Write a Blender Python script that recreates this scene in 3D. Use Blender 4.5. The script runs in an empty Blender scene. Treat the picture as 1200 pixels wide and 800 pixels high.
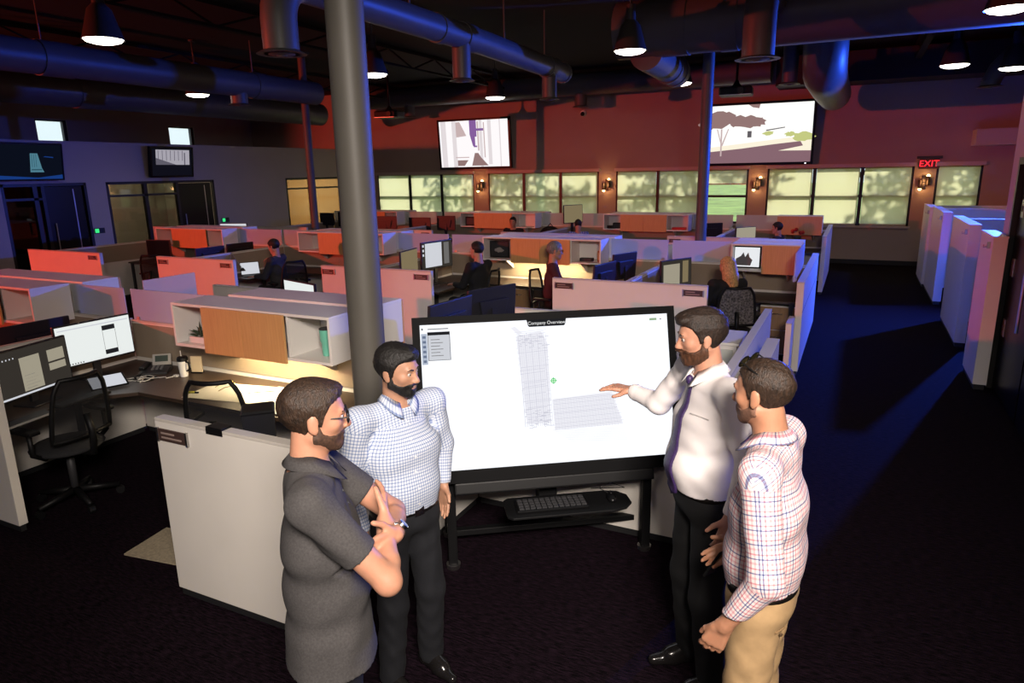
import bpy, bmesh, math, random
import numpy as np
from mathutils import Vector, Matrix
random.seed(7)
SC = bpy.context.scene
COL = SC.collection
R = math.radians

# ------------------------------------------------------------------ camera
cam_d = bpy.data.cameras.new('camera'); cam = bpy.data.objects.new('camera', cam_d); COL.objects.link(cam)
cam_d.sensor_width = 36.0; cam_d.lens = 36.0 * 808.0 / 1200.0; cam_d.clip_end = 300
_p, _r, _y = R(13.84), R(-1.04), R(-26.4)
_f = Vector((math.sin(_y)*math.cos(_p), math.cos(_y)*math.cos(_p), -math.sin(_p)))
_rt = _f.cross(Vector((0,0,1))).normalized(); _u = _rt.cross(_f)
_r2 = _rt*math.cos(_r) + _u*math.sin(_r); _u2 = -_rt*math.sin(_r) + _u*math.cos(_r)
cam.matrix_world = Matrix(((_r2.x,_u2.x,-_f.x,0.0),(_r2.y,_u2.y,-_f.y,0.0),(_r2.z,_u2.z,-_f.z,2.4),(0,0,0,1)))
SC.camera = cam

# ------------------------------------------------------------------ world, sun, strobes and added fill lamps
vs = SC.view_settings
vs.view_transform = 'Standard'; vs.look = 'None'; vs.gamma = 1.0; vs.use_curve_mapping = False
vs.exposure = 0.0
w = bpy.data.worlds.new('sky'); SC.world = w; w.use_nodes = True
bg = w.node_tree.nodes['Background']; bg.inputs[0].default_value = (0.80, 0.90, 1.0, 1); bg.inputs[1].default_value = 1.3

def lamp(name, kind, loc, target, power, color, **kw):
    d = bpy.data.lights.new(name, kind); d.energy = power; d.color = color
    for k, v in kw.items(): setattr(d, k, v)
    o = bpy.data.objects.new(name, d); COL.objects.link(o); o.location = loc
    o.rotation_euler = (Vector(target) - Vector(loc)).to_track_quat('-Z', 'Y').to_euler()
    return o
lamp('sun', 'SUN', (0, 40, 13), (-6, 18, 0), 5.0, (1.0, 0.95, 0.82), angle=R(1))
lamp('strobe_blue', 'SPOT', (2.6, 14.4, 3.15), (-1.9, 8.3, 1.2), 4300, (0.025, 0.10, 1.0), spot_size=R(116), spot_blend=0.85, shadow_soft_size=0.06)
lamp('blue_fill_far', 'SPOT', (2.7, 16.3, 3.3), (-1.2, 15.3, 0.6), 400, (0.03, 0.11, 1.0), spot_size=R(75), spot_blend=0.4, shadow_soft_size=0.06)  # extra spot added to keep the far aisle panel and floor blue
lamp('strobe_red', 'SPOT', (-17.6, -4.0, 3.2), (-7.6, 13.3, 1.9), 6600, (1.0, 0.088, 0.045), spot_size=R(66), spot_blend=0.3, shadow_soft_size=0.08)
lamp('strobe_key', 'AREA', (1.0, -0.9, 3.7), (-1.3, 2.9, 1.15), 108, (1.0, 0.885, 0.79), shape='RECTANGLE', size=1.1, size_y=0.8, spread=R(75))
lamp('ambient_fill', 'AREA', (-0.8, -2.2, 4.2), (-2.6, 6.5, 1.0), 16, (1.0, 0.84, 0.70), shape='RECTANGLE', size=1.6, size_y=1.2, spread=R(110))  # unseen soft lamp added for warm general light

# ------------------------------------------------------------------ materials
MATS = {}
def mat(name, color, rough=0.6, metal=0.0, spec=0.4, emit=None, estr=1.0, noise=0.0, nscale=20.0, bump=0.0, bscale=200.0, stretch=None):
    if name in MATS: return MATS[name]
    m = bpy.data.materials.new(name); m.use_nodes = True; nt = m.node_tree
    b = nt.nodes['Principled BSDF']
    b.inputs['Base Color'].default_value = (*color, 1); b.inputs['Roughness'].default_value = rough
    b.inputs['Metallic'].default_value = metal; b.inputs['Specular IOR Level'].default_value = spec
    tc = None
    if noise or bump:
        tc = nt.nodes.new('ShaderNodeTexCoord'); mp = nt.nodes.new('ShaderNodeMapping')
        nt.links.new(tc.outputs['Object'], mp.inputs[0])
        if stretch: mp.inputs['Scale'].default_value = stretch
    if noise:
        n = nt.nodes.new('ShaderNodeTexNoise'); n.inputs['Scale'].default_value = nscale; n.inputs['Detail'].default_value = 4
        nt.links.new(mp.outputs[0], n.inputs['Vector'])
        r = nt.nodes.new('ShaderNodeValToRGB'); r.color_ramp.elements[0].position = 0.3; r.color_ramp.elements[1].position = 0.7
        r.color_ramp.elements[0].color = (*[max(0, c*(1-noise)) for c in color], 1); r.color_ramp.elements[1].color = (*[min(1, c*(1+noise)) for c in color], 1)
        nt.links.new(n.outputs[0], r.inputs[0]); nt.links.new(r.outputs[0], b.inputs['Base Color'])
    if bump:
        n2 = nt.nodes.new('ShaderNodeTexNoise'); n2.inputs['Scale'].default_value = bscale
        nt.links.new(mp.outputs[0], n2.inputs['Vector'])
        bp = nt.nodes.new('ShaderNodeBump'); bp.inputs['Strength'].default_value = bump; bp.inputs['Distance'].default_value = 0.01
        nt.links.new(n2.outputs[0], bp.inputs['Height']); nt.links.new(bp.outputs[0], b.inputs['Normal'])
    if emit:
        b.inputs['Emission Color'].default_value = (*emit, 1); b.inputs['Emission Strength'].default_value = estr
    MATS[name] = m
    return m
def glow(name, color, strength):
    if name in MATS: return MATS[name]
    m = bpy.data.materials.new(name); m.use_nodes = True; nt = m.node_tree; nt.nodes.clear()
    e = nt.nodes.new('ShaderNodeEmission'); e.inputs[0].default_value = (*color, 1); e.inputs[1].default_value = strength
    o = nt.nodes.new('ShaderNodeOutputMaterial'); nt.links.new(e.outputs[0], o.inputs[0]); MATS[name] = m
    return m
def sheer(name, color, clear, trans=0.6):
    """frosted glass and blind cloth: part see-through, part translucent"""
    m = bpy.data.materials.new(name); m.use_nodes = True; nt = m.node_tree; nt.nodes.clear()
    t = nt.nodes.new('ShaderNodeBsdfTransparent'); d = nt.nodes.new('ShaderNodeBsdfDiffuse'); l = nt.nodes.new('ShaderNodeBsdfTranslucent')
    d.inputs[0].default_value = (*color, 1); l.inputs[0].default_value = (*color, 1)
    a = nt.nodes.new('ShaderNodeMixShader'); a.inputs[0].default_value = trans; b = nt.nodes.new('ShaderNodeMixShader'); b.inputs[0].default_value = clear
    nt.links.new(d.outputs[0], a.inputs[1]); nt.links.new(l.outputs[0], a.inputs[2])
    nt.links.new(a.outputs[0], b.inputs[1]); nt.links.new(t.outputs[0], b.inputs[2])
    o = nt.nodes.new('ShaderNodeOutputMaterial'); nt.links.new(b.outputs[0], o.inputs[0]); MATS[name] = m
    return m
def clear_glass(name, tint, gloss=0.08):
    m = bpy.data.materials.new(name); m.use_nodes = True; nt = m.node_tree; nt.nodes.clear()
    t = nt.nodes.new('ShaderNodeBsdfTransparent'); t.inputs[0].default_value = (*tint, 1)
    g = nt.nodes.new('ShaderNodeBsdfGlossy'); g.inputs['Roughness'].default_value = 0.03
    x = nt.nodes.new('ShaderNodeMixShader'); x.inputs[0].default_value = gloss
    o = nt.nodes.new('ShaderNodeOutputMaterial')
    nt.links.new(t.outputs[0], x.inputs[1]); nt.links.new(g.outputs[0], x.inputs[2]); nt.links.new(x.outputs[0], o.inputs[0]); MATS[name] = m
    return m
def wood_mat(name, c1, c2, axis=(1.0, 1.0, 0.06)):
    m = bpy.data.materials.new(name); m.use_nodes = True; nt = m.node_tree; b = nt.nodes['Principled BSDF']
    tc = nt.nodes.new('ShaderNodeTexCoord'); mp = nt.nodes.new('ShaderNodeMapping'); mp.inputs['Scale'].default_value = axis
    n = nt.nodes.new('ShaderNodeTexNoise'); n.inputs['Scale'].default_value = 60; n.inputs['Detail'].default_value = 6
    r = nt.nodes.new('ShaderNodeValToRGB'); r.color_ramp.elements[0].color = (*c1, 1); r.color_ramp.elements[1].color = (*c2, 1)
    r.color_ramp.elements[0].position = 0.3; r.color_ramp.elements[1].position = 0.7
    nt.links.new(tc.outputs['Object'], mp.inputs[0]); nt.links.new(mp.outputs[0], n.inputs['Vector']); nt.links.new(n.outputs[0], r.inputs[0])
    nt.links.new(r.outputs[0], b.inputs['Base Color']); b.inputs['Roughness'].default_value = 0.42
    MATS[name] = m
    return m
laminate = mat('white_laminate', (0.70, 0.66, 0.60), 0.42, noise=0.03, nscale=3)
laminate_edge = mat('laminate_edge', (0.55, 0.51, 0.46), 0.5)
cab_white = mat('cabinet_white', (0.72, 0.69, 0.65), 0.4)
tack = mat('tack_fabric', (0.30, 0.235, 0.17), 0.95, noise=0.12, nscale=180)
kick = mat('kick_black', (0.012, 0.012, 0.013), 0.6)
black = mat('black_plastic', (0.0045, 0.0045, 0.005), 0.5, spec=.25)
black_gloss = mat('black_gloss', (0.004, 0.004, 0.0045), 0.3, spec=.25)
dark_grey = mat('dark_grey', (0.035, 0.035, 0.038), 0.5)
chrome = mat('chrome', (0.75, 0.75, 0.76), 0.18, metal=1.0)
steel = mat('brushed_steel', (0.45, 0.44, 0.43), 0.35, metal=1.0)
col_paint = mat('column_paint', (0.085, 0.078, 0.066), 0.5, noise=0.06, nscale=4, bump=0.05)
wood = wood_mat('maple_wood', (0.52, 0.27, 0.10), (0.60, 0.33, 0.13))
wood_dark = wood_mat('drawer_wood', (0.25, 0.14, 0.065), (0.31, 0.18, 0.085))
worktop = wood_mat('espresso_worktop', (0.040, 0.024, 0.016), (0.060, 0.038, 0.026), (0.06, 1.0, 1.0))
frost = sheer('frosted_glass', (0.62, 0.64, 0.64), 0.22, 0.35)
carpet = None
duct_m = mat('duct_metal', (0.09, 0.087, 0.083), 0.45, metal=0.0, noise=0.05, nscale=6)
duct_band = mat('duct_band', (0.09, 0.085, 0.08), 0.5)
wall_tan = mat('wall_tan', (0.40, 0.31, 0.25), 0.8, noise=0.03, nscale=1.5)
wall_grey = mat('wall_grey', (0.44, 0.39, 0.37), 0.8, noise=0.03, nscale=1.5)
ceil_m = mat('ceiling_black', (0.0025, 0.0025, 0.003), 0.9)
frame_m = mat('bronze_frame', (0.014, 0.013, 0.013), 0.4)
paper = mat('paper_white', (0.82, 0.80, 0.74), 0.7)
red_pl = mat('red_plastic', (0.45, 0.02, 0.02), 0.45)
mint = mat('mint_enamel', (0.16, 0.52, 0.38), 0.3)

# ------------------------------------------------------------------ mesh builder
class MB:
    def __init__(s): s.v = []; s.f = []
    def add(s, vs_, fs):
        n = len(s.v); s.v += [tuple(map(float, p)) for p in vs_]; s.f += [tuple(n+i for i in f) for f in fs]; return s
    def box(s, x0, x1, y0, y1, z0, z1, M=None):
        p = [Vector((x, y, z)) for z in (z0, z1) for y in (y0, y1) for x in (x0, x1)]
        if M is not None: p = [M @ q for q in p]
        return s.add(p, [(0,2,3,1),(4,5,7,6),(0,1,5,4),(2,6,7,3),(0,4,6,2),(1,3,7,5)])
    def cb(s, c, d, M=None):
        return s.box(c[0]-d[0]/2, c[0]+d[0]/2, c[1]-d[1]/2, c[1]+d[1]/2, c[2]-d[2]/2, c[2]+d[2]/2, M)
    def cyl(s, a, b, r0, r1=None, n=16, cap=True):
        a = Vector(a); b = Vector(b); r1 = r0 if r1 is None else r1
        d = (b-a).normalized(); e = d.cross(Vector((0,0,1)) if abs(d.z) < .9 else Vector((1,0,0))).normalized(); g = d.cross(e)
        ring = lambda c, r: [c + e*(r*math.cos(2*math.pi*i/n)) + g*(r*math.sin(2*math.pi*i/n)) for i in range(n)]
        fs = [(i, (i+1) % n, n+(i+1) % n, n+i) for i in range(n)]
        if cap: fs += [tuple(reversed(range(n))), tuple(range(n, 2*n))]
        return s.add(ring(a, r0)+ring(b, r1), fs)
    def tube(s, path, r, n=10, cap=True):
        P = [Vector(p) for p in path]; k = len(P); rs = r if isinstance(r, (list, tuple)) else [r]*k
        vsx = []; prev = None
        for i in range(k):
            t = (P[min(i+1, k-1)] - P[max(i-1, 0)]).normalized()
            e = t.cross(Vector((0,0,1)) if abs(t.z) < .95 else Vector((1,0,0))).normalized() if prev is None else (prev - t*prev.dot(t)).normalized()
            prev = e; g = t.cross(e)
            vsx += [P[i] + e*(rs[i]*math.cos(2*math.pi*j/n)) + g*(rs[i]*math.sin(2*math.pi*j/n)) for j in range(n)]
        fs = [(i*n+j, i*n+(j+1) % n, (i+1)*n+(j+1) % n, (i+1)*n+j) for i in range(k-1) for j in range(n)]
        if cap: fs += [tuple(reversed(range(n))), tuple((k-1)*n+j for j in range(n))]
        return s.add(vsx, fs)
    def lathe(s, prof, n=20, c=(0,0,0)):
        k = len(prof); vsx = [(c[0]+r*math.cos(2*math.pi*j/n), c[1]+r*math.sin(2*math.pi*j/n), c[2]+z) for r, z in prof for j in range(n)]
        fs = [(i*n+j, i*n+(j+1) % n, (i+1)*n+(j+1) % n, (i+1)*n+j) for i in range(k-1) for j in range(n)]
        fs += [tuple(reversed(range(n))), tuple((k-1)*n+j for j in range(n))]
        return s.add(vsx, fs)
    def prism(s, pts, z0, z1, M=None):
        n = len(pts); p = [Vector((x, y, z)) for z in (z0, z1) for x, y in pts]
        if M is not None: p = [M @ q for q in p]
        return s.add(p, [tuple(reversed(range(n))), tuple(range(n, 2*n))] + [(i, (i+1) % n, n+(i+1) % n, n+i) for i in range(n)])
    def grid(s, fn, nu, nv):
        vsx = [fn(i/(nu-1), j/(nv-1)) for j in range(nv) for i in range(nu)]
        return s.add(vsx, [(j*nu+i, j*nu+i+1, (j+1)*nu+i+1, (j+1)*nu+i) for j in range(nv-1) for i in range(nu-1)])
    def ball(s, c, r, n=12, m=8):
        rr = r if isinstance(r, (tuple, list)) else (r, r, r)
        vsx = [(c[0]+rr[0]*math.sin(math.pi*i/m)*math.cos(2*math.pi*j/n), c[1]+rr[1]*math.sin(math.pi*i/m)*math.sin(2*math.pi*j/n), c[2]+rr[2]*math.cos(math.pi*i/m)) for i in range(m+1) for j in range(n)]
        return s.add(vsx, [(i*n+j, (i+1)*n+j, (i+1)*n+(j+1) % n, i*n+(j+1) % n) for i in range(m) for j in range(n)])
    def mesh(s, name, bevel=0.0, smooth=False):
        me = bpy.data.meshes.new(name); me.from_pydata(s.v, [], s.f)
        bm = bmesh.new(); bm.from_mesh(me)
        if smooth: bmesh.ops.remove_doubles(bm, verts=bm.verts, dist=1e-6)
        bmesh.ops.recalc_face_normals(bm, faces=bm.faces)
        if bevel: bmesh.ops.bevel(bm, geom=[e for e in bm.edges if len(e.link_faces) == 2 and e.calc_face_angle(0) > 0.6], offset=bevel, segments=2, affect='EDGES', profile=0.6)
        bm.to_mesh(me); bm.free()
        if smooth:
            for p in me.polygons: p.use_smooth = True
        return me
    def build(s, name, m, parent=None, bevel=0.0, smooth=False, label=None, auto=None):
        me = s.mesh(name, bevel, smooth)
        if auto is not None:
            for p in me.polygons: p.use_smooth = True
            me.set_sharp_from_angle(angle=R(auto))
        if m is not None: me.materials.append(m)
        o = bpy.data.objects.new(name, me); COL.objects.link(o)
        if parent is not None: o.parent = parent
        if label: o['label'] = label
        return o
def tag(o, label, cat, group=None, kind=None):
    o['label'] = label
    if cat: o['category'] = cat
    if group: o['group'] = group
    if kind: o['kind'] = kind
    return o
def thing(name, label, cat, loc=(0,0,0), rz=0.0, group=None):
    o = bpy.data.objects.new(name, None); COL.objects.link(o); o.empty_display_size = 0.1
    o.location = loc; o.rotation_euler = (0, 0, rz)
    return tag(o, label, cat, group)
def struct(o, label=None):
    o['kind'] = 'structure'
    if label: o['label'] = label
    return o
def copy_tree(o, parent=None):
    c = o.copy(); COL.objects.link(c); c.parent = parent
    for ch in list(o.children): copy_tree(ch, c)
    return c
PROTO = {}
def placed(key, maker, label, loc, rz=0.0, group=None):
    """first call moves the thing itself, later calls copy it with all its parts"""
    if key not in PROTO:
        o = maker(); PROTO[key] = o
    else:
        o = copy_tree(PROTO[key])
    o.location = loc; o.rotation_euler = (0, 0, rz); o['label'] = label
    if group: o['group'] = group
    return o
def text(name, body, size, m, parent, loc, rot, extrude=0.0, align='CENTER', label=None):
    c = bpy.data.curves.new(name, 'FONT'); c.body = body; c.size = size; c.extrude = extrude; c.align_x = align; c.align_y = 'CENTER'
    t_ = bpy.data.objects.new('lettering', c); me = bpy.data.meshes.new_from_object(t_); bpy.data.objects.remove(t_)
    me.materials.clear(); me.materials.append(m)
    o = bpy.data.objects.new(name, me); COL.objects.link(o); o.parent = parent; o.location = loc; o.rotation_euler = rot
    if label: o['label'] = label
    return o
# ------------------------------------------------------------------ the room
def carpet_mat():
    m = bpy.data.materials.new('carpet'); m.use_nodes = True; nt = m.node_tree; b = nt.nodes['Principled BSDF']
    tc = nt.nodes.new('ShaderNodeTexCoord'); mp = nt.nodes.new('ShaderNodeMapping'); mp.inputs['Scale'].default_value = (1.0, 6.0, 1.0)
    n = nt.nodes.new('ShaderNodeTexNoise'); n.inputs['Scale'].default_value = 18; n.inputs['Detail'].default_value = 8
    n2 = nt.nodes.new('ShaderNodeTexNoise'); n2.inputs['Scale'].default_value = 260
    r = nt.nodes.new('ShaderNodeValToRGB'); r.color_ramp.elements[0].position = 0.38; r.color_ramp.elements[1].position = 0.68
    r.color_ramp.elements[0].color = (0.0024, 0.0014, 0.0022, 1); r.color_ramp.elements[1].color = (0.014, 0.0068, 0.012, 1)
    bp = nt.nodes.new('ShaderNodeBump'); bp.inputs['Strength'].default_value = 0.5; bp.inputs['Distance'].default_value = 0.006
    nt.links.new(tc.outputs['Object'], mp.inputs[0]); nt.links.new(mp.outputs[0], n.inputs['Vector']); nt.links.new(tc.outputs['Object'], n2.inputs['Vector'])
    nt.links.new(n.outputs[0], r.inputs[0]); nt.links.new(r.outputs[0], b.inputs['Base Color']); nt.links.new(n2.outputs[0], bp.inputs['Height']); nt.links.new(bp.outputs[0], b.inputs['Normal'])
    b.inputs['Roughness'].default_value = 1.0; b.inputs['Specular IOR Level'].default_value = 0.05
    return m
carpet = carpet_mat()
BW = 19.3; LX = -15.3; H = 5.0; XL = -20.0; XR = 8.0; YF = -6.0
struct(MB().box(XL-.3, XR+.3, YF-.3, BW+.3, -0.2, 0).build('floor', carpet), 'dark brown patterned office carpet')
struct(MB().box(XL-.3, XR+.3, YF-.3, BW+.3, H, H+.2).build('ceiling', ceil_m), 'black painted open ceiling deck')
for i, x in enumerate((-17.5, -13.2, -9.1, 0.9, 5.2)):
    j = MB().box(x-.06, x+.06, YF, BW, 4.93, 4.99).box(x-.06, x+.06, YF, BW, 4.62, 4.66)
    for k in range(14):
        y = YF + 25.0*k/14
        j.tube([(x, y, 4.64), (x, y+.9, 4.95)], 0.02, 6).tube([(x, y+.9, 4.95), (x, y+1.8, 4.64)], 0.02, 6)
    struct(j.build('trim_%d' % (20+i), ceil_m), 'black open web ceiling joist')
WZ0, WZ1 = 0.95, 2.37
GROUPS = [(-14.5, -10.81, (-13.2, -11.99)), (-10.3, -6.71, (-9.08, -7.89)), (-6.2, -2.61, (-5.0, -3.82)), (-2.15, 1.14, (-1.03, 0.04)), (1.59, 2.51, ())]
wb = MB().box(XL, XR, BW, BW+.2, 0, WZ0).box(XL, XR, BW, BW+.2, WZ1, H)
xs = [XL] + [v for g in GROUPS for v in g[:2]] + [XR]
for i in range(0, len(xs), 2): wb.box(xs[i], xs[i+1], BW, BW+.2, WZ0, WZ1)
struct(wb.build('wall_back', wall_tan), 'tan painted end wall with windows')
struct(MB().box(XL, XR, BW-.02, BW, 0, .11).build('baseboard_back', kick), 'black rubber baseboard')
CZ0, CZ1 = 3.40, 4.0
wx = MB()
seg = [YF, 11.75, 12.6, 15.85, 16.8, BW]
wx.box(XL-.2, XL, YF, BW, 0, CZ0).box(XL-.2, XL, YF, BW, CZ1, H)
for i in range(0, 6, 2): wx.box(XL-.2, XL, seg[i], seg[i+1], CZ0, CZ1)
struct(wx.build('wall_outer_left', wall_grey), 'grey outer wall with small high windows')
struct(MB().box(XL, XR, YF-.2, YF, 0, H).build('wall_front', wall_grey)); struct(MB().box(XR, XR+.2, YF, BW, 0, H).build('wall_outer_right', wall_tan))
# left office wall with glazed fronts
wl = MB(); ops = [(8.1, 9.85), (10.3, 13.3), (15.9, 18.4)]; y = 4.5
for a, b in ops:
    wl.box(LX-.14, LX, y, a, 0, 3.2); wl.box(LX-.14, LX, a, b, 2.33, 3.2); y = b
wl.box(LX-.14, LX, y, BW, 0, 3.2); wl.box(XL, LX-.14, 4.5, 4.64, 0, 3.2)
wl.box(XL, LX-.14, 14.4, 14.5, 0, 3.0).box(XL, LX-.14, 10.0, 10.1, 0, 3.0).box(XL, LX-.14, 4.64, BW, 3.0, 3.06)
wl.box(-18.8, -18.7, 4.64, BW, 0, 3.0)
struct(wl.build('wall_left', wall_grey), 'pale grey office wall with glazed fronts')
glass_m = clear_glass('office_glass', (0.62, 0.61, 0.56), 0.05)
glass_dk = clear_glass('smoked_glass', (0.05, 0.05, 0.055), 0.04)
def office_front(n, a, b, muls, door, gm, label):
    t = bpy.data.objects.new('window_%d' % n, None); COL.objects.link(t); struct(t, label); t.location = (LX-.05, 0, 0)
    f = MB(); f.box(-.03, .05, a, b, 2.27, 2.33).box(-.03, .05, a, b, 0, .06).box(-.03, .05, a, a+.06, 0, 2.33).box(-.03, .05, b-.06, b, 0, 2.33)
    f.build('frame', frame_m, t)
    for m_ in muls: MB().box(-.03, .055, m_-.045, m_+.045, 0, 2.3).build('mullion', frame_m, t)
    MB().box(-.03, .055, a, door[0] if door else b, 1.99, 2.04).build('transom', frame_m, t)
    e = [a] + list(muls) + ([door[0]] if door else [b])
    for i in range(len(e)-1):
        MB().box(-.006, .006, e[i], e[i+1], 2.02, 2.28).build('pane', gm, t); MB().box(-.006, .006, e[i], e[i+1], .05, 2.0).build('pane', gm, t)
    if door:
        d = MB().box(-.02, .03, door[0]+.06, door[1]-.06, .02, 2.26).build('door_leaf', black_gloss, t)
        MB().tube([(.06, door[0]+.16, .9), (.06, door[0]+.16, 1.5)], .012, 8).build('pull_handle', steel, d)
        MB().box(-.03, .06, door[0]-.03, door[0]+.04, 0, 2.3).build('jamb', frame_m, t)
        MB().box(.03, .034, door[1]-.26, door[1]-.24, .1, 2.2).build('edge_strip', steel, d)
office_front(11, 8.1, 9.85, (8.75,), (8.9, 9.8), glass_dk, 'dark glazed office front with black door')
office_front(12, 10.3, 13.3, (11.28,), (12.15, 13.24), glass_m, 'glazed office front with black door and dim room behind')
office_front(13, 15.9, 18.4, (16.95,), None, glass_m, 'office window with warm lit room behind')
struct(MB().box(LX-.02, LX+.012, 4.5, BW, 0, .1).build('baseboard_left', kick))
# right wall with dark glass door
RX = 1.47
wr = MB().box(RX, RX+.16, 8.85, 9.28, 0, H).box(RX, RX+.16, YF, 6.2, 0, H).box(RX, RX+.16, 6.2, 8.85, 2.45, H)
struct(wr.build('wall_right', wall_grey), 'pink grey wall end beside the aisle')
dr = bpy.data.objects.new('door_1', None); COL.objects.link(dr); struct(dr, 'black framed glass door at the right edge'); dr.location = (RX+.05, 0, 0)
MB().box(-.07, .09, 8.79, 8.86, 0, 2.45).box(-.07, .09, 6.2, 6.27, 0, 2.45).box(-.07, .09, 6.27, 8.79, 2.38, 2.45).build('frame', frame_m, dr)
lf = MB().box(-.02, .03, 7.55, 8.78, .02, 2.37).build('door_leaf', black_gloss, dr)
MB().box(-.02, .03, 6.28, 7.5, .02, 2.37).build('side_panel', black_gloss, dr)
MB().tube([(-.08, 7.7, .85), (-.08, 7.7, 1.45)], .015, 8).build('pull_handle', steel, lf)
struct(MB().box(2.2, XR, 18.55, BW, 2.78, 3.12).build('trim_1', mat('soffit_tan', (0.5, 0.4, 0.31), 0.8)), 'tan soffit box above the far cubicles')
struct(MB().box(-2.0, XR, 18.3, BW, 4.25, 4.9).build('trim_2', mat('bulkhead', (0.03, 0.028, 0.027), .8)), 'dark bulkhead along the end wall')
# windows in the end wall
shade_m = sheer('roller_shade_cloth', (0.85, 0.82, 0.64), 0.20, 0.85)
wglass = clear_glass('window_glass', (0.92, 0.95, 0.92), 0.05)
cass_m = mat('shade_cassette', (0.55, 0.45, 0.38), 0.5)
for gi, (a, b, ms) in enumerate(GROUPS):
    t = bpy.data.objects.new('window_%d' % (gi+1), None); COL.objects.link(t); struct(t, 'wide window with cream roller shades'); t.location = (0, BW, 0)
    MB().box(a, b, .02, .14, WZ0, WZ0+.05).box(a, b, .02, .14, WZ1-.05, WZ1).box(a, a+.05, .02, .14, WZ0, WZ1).box(b-.05, b, .02, .14, WZ0, WZ1).build('frame', frame_m, t)
    for m_ in ms: MB().box(m_-.04, m_+.04, -.01, .14, WZ0, WZ1).build('mullion', frame_m, t)
    MB().box(a, b, .05, .12, 1.63, 1.69).build('transom', frame_m, t)
    MB().box(a-.04, b+.04, -.06, .03, WZ0-.05, WZ0).build('sill', cass_m, t)
    MB().box(a-.03, b+.03, -.09, .0, WZ1-.02, WZ1+.07).build('shade_cassette', cass_m, t)
    e = [a] + list(ms) + [b]
    for i in range(len(e)-1):
        MB().box(e[i]+.04, e[i+1]-.04, .078, .086, WZ0+.04, WZ1-.04).build('pane', wglass, t)
        zb = 1.98 if (gi == 2 and i == 2) else WZ0+.03
        sh = MB().box(e[i]+.05, e[i+1]-.05, .008, .0115, zb, WZ1).build('roller_shade', shade_m, t)
        MB().box(e[i]+.05, e[i+1]-.05, .004, .016, zb-.02, zb+.01).build('hem_bar', cass_m, sh)
for n, (a, b) in enumerate(((11.75, 12.6), (15.85, 16.8))):
    t = bpy.data.objects.new('window_%d' % (21+n), None); COL.objects.link(t); struct(t, 'small square high window'); t.location = (XL, 0, 0)
    MB().box(-.14, -.04, a, b, CZ0, CZ0+.04).box(-.14, -.04, a, b, CZ1-.04, CZ1).box(-.14, -.04, a, a+.04, CZ0, CZ1).box(-.14, -.04, b-.09, b, CZ0, CZ1).build('frame', frame_m, t)
    MB().box(-.1, -.092, a, b, CZ0, CZ1).build('pane', wglass, t)
# outdoors beyond the end windows
grass_m = mat('lawn_grass', (0.20, 0.30, 0.07), 0.9, noise=0.4, nscale=0.6)
struct(MB().box(-70, 60, BW+.3, 120, -.35, -.15).build('floor_lawn', grass_m), 'sunlit lawn outside the windows')
struct(MB().box(-70, 60, 30, 34, -.15, -.13).build('floor_path', mat('pale_path', (0.75, 0.72, 0.62), .9)), 'pale path across the lawn')
bark = mat('tree_bark', (0.10, 0.075, 0.05), 0.95, noise=0.4, nscale=8); leaf_m = mat('tree_leaf', (0.13, 0.21, 0.045), 0.8, noise=0.5, nscale=3)
def make_tree(seed, h, rad):
    rnd = random.Random(seed)
    t = thing('tree', 'leafy tree outside', 'tree')
    pts = [(0, 0, -.3)]
    for k in range(1, 6): pts.append((rnd.uniform(-.12, .12)*k*.5, rnd.uniform(-.12, .12)*k*.5, h*.16*k))
    MB().tube(pts, [.26, .2, .17, .14, .1, .05], 9).build('trunk', bark, t, smooth=True)
    for k in range(4):
        a = rnd.uniform(0, 6.28); z = h*rnd.uniform(.3, .55); e = (math.cos(a)*rad*.8, math.sin(a)*rad*.8, z+h*.3)
        MB().tube([(pts[3][0], pts[3][1], z), (e[0]*.5, e[1]*.5, z+h*.1), e], [.1, .06, .03], 7).build('branch', bark, t, smooth=True)
    lv = MB()
    for k in range(900):
        a = rnd.uniform(0, 6.28); u = rnd.uniform(-1, 1); rr = rad*rnd.uniform(.55, 1.0); s = math.sqrt(1-u*u)
        c = Vector((math.cos(a)*s*rr, math.sin(a)*s*rr, h*.78+u*rr*.62)); q = Matrix.Rotation(rnd.uniform(0, 3.1), 4, Vector((rnd.uniform(-1, 1), rnd.uniform(-1, 1), rnd.uniform(-1, 1))).normalized())
        w_ = rnd.uniform(.12, .24)
        lv.add([c+q @ Vector((-w_, 0, 0)), c+q @ Vector((0, -w_*.5, .03)), c+q @ Vector((w_, 0, 0)), c+q @ Vector((0, w_*.5, .03))], [(0, 1, 2, 3)])
    f = lv.build('foliage', leaf_m, t); f['kind'] = 'stuff'
    return t
TREES = [(-17.0, 24.5, 3, 'behind the leftmost end window'), (-13.4, 27.0, 4, 'second from the left outside the end windows'), (-9.2, 24.0, 5, 'outside beside the left hanging television'), (-5.6, 26.5, 6, 'outside the window left of the dark far column'), (-2.6, 23.6, 7, 'outside the half raised shade'), (-0.2, 29.5, 8, 'outside the widest right window'), (3.2, 24.2, 9, 'outside the window beside the exit sign'), (-11.5, 33.0, 10, 'far off beyond the path on the left'), (-3.0, 36.0, 11, 'far off beyond the path in the middle'), (4.5, 35.0, 12, 'far off beyond the path on the right')]
for x, y, sd, l in TREES:
    o = make_tree(sd, 5.2+.3*(sd % 4), 2.0+.2*(sd % 3)); o.location = (x, y, 0); o['label'] = 'green leafy tree ' + l; o['group'] = 'trees outside the windows'
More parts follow.
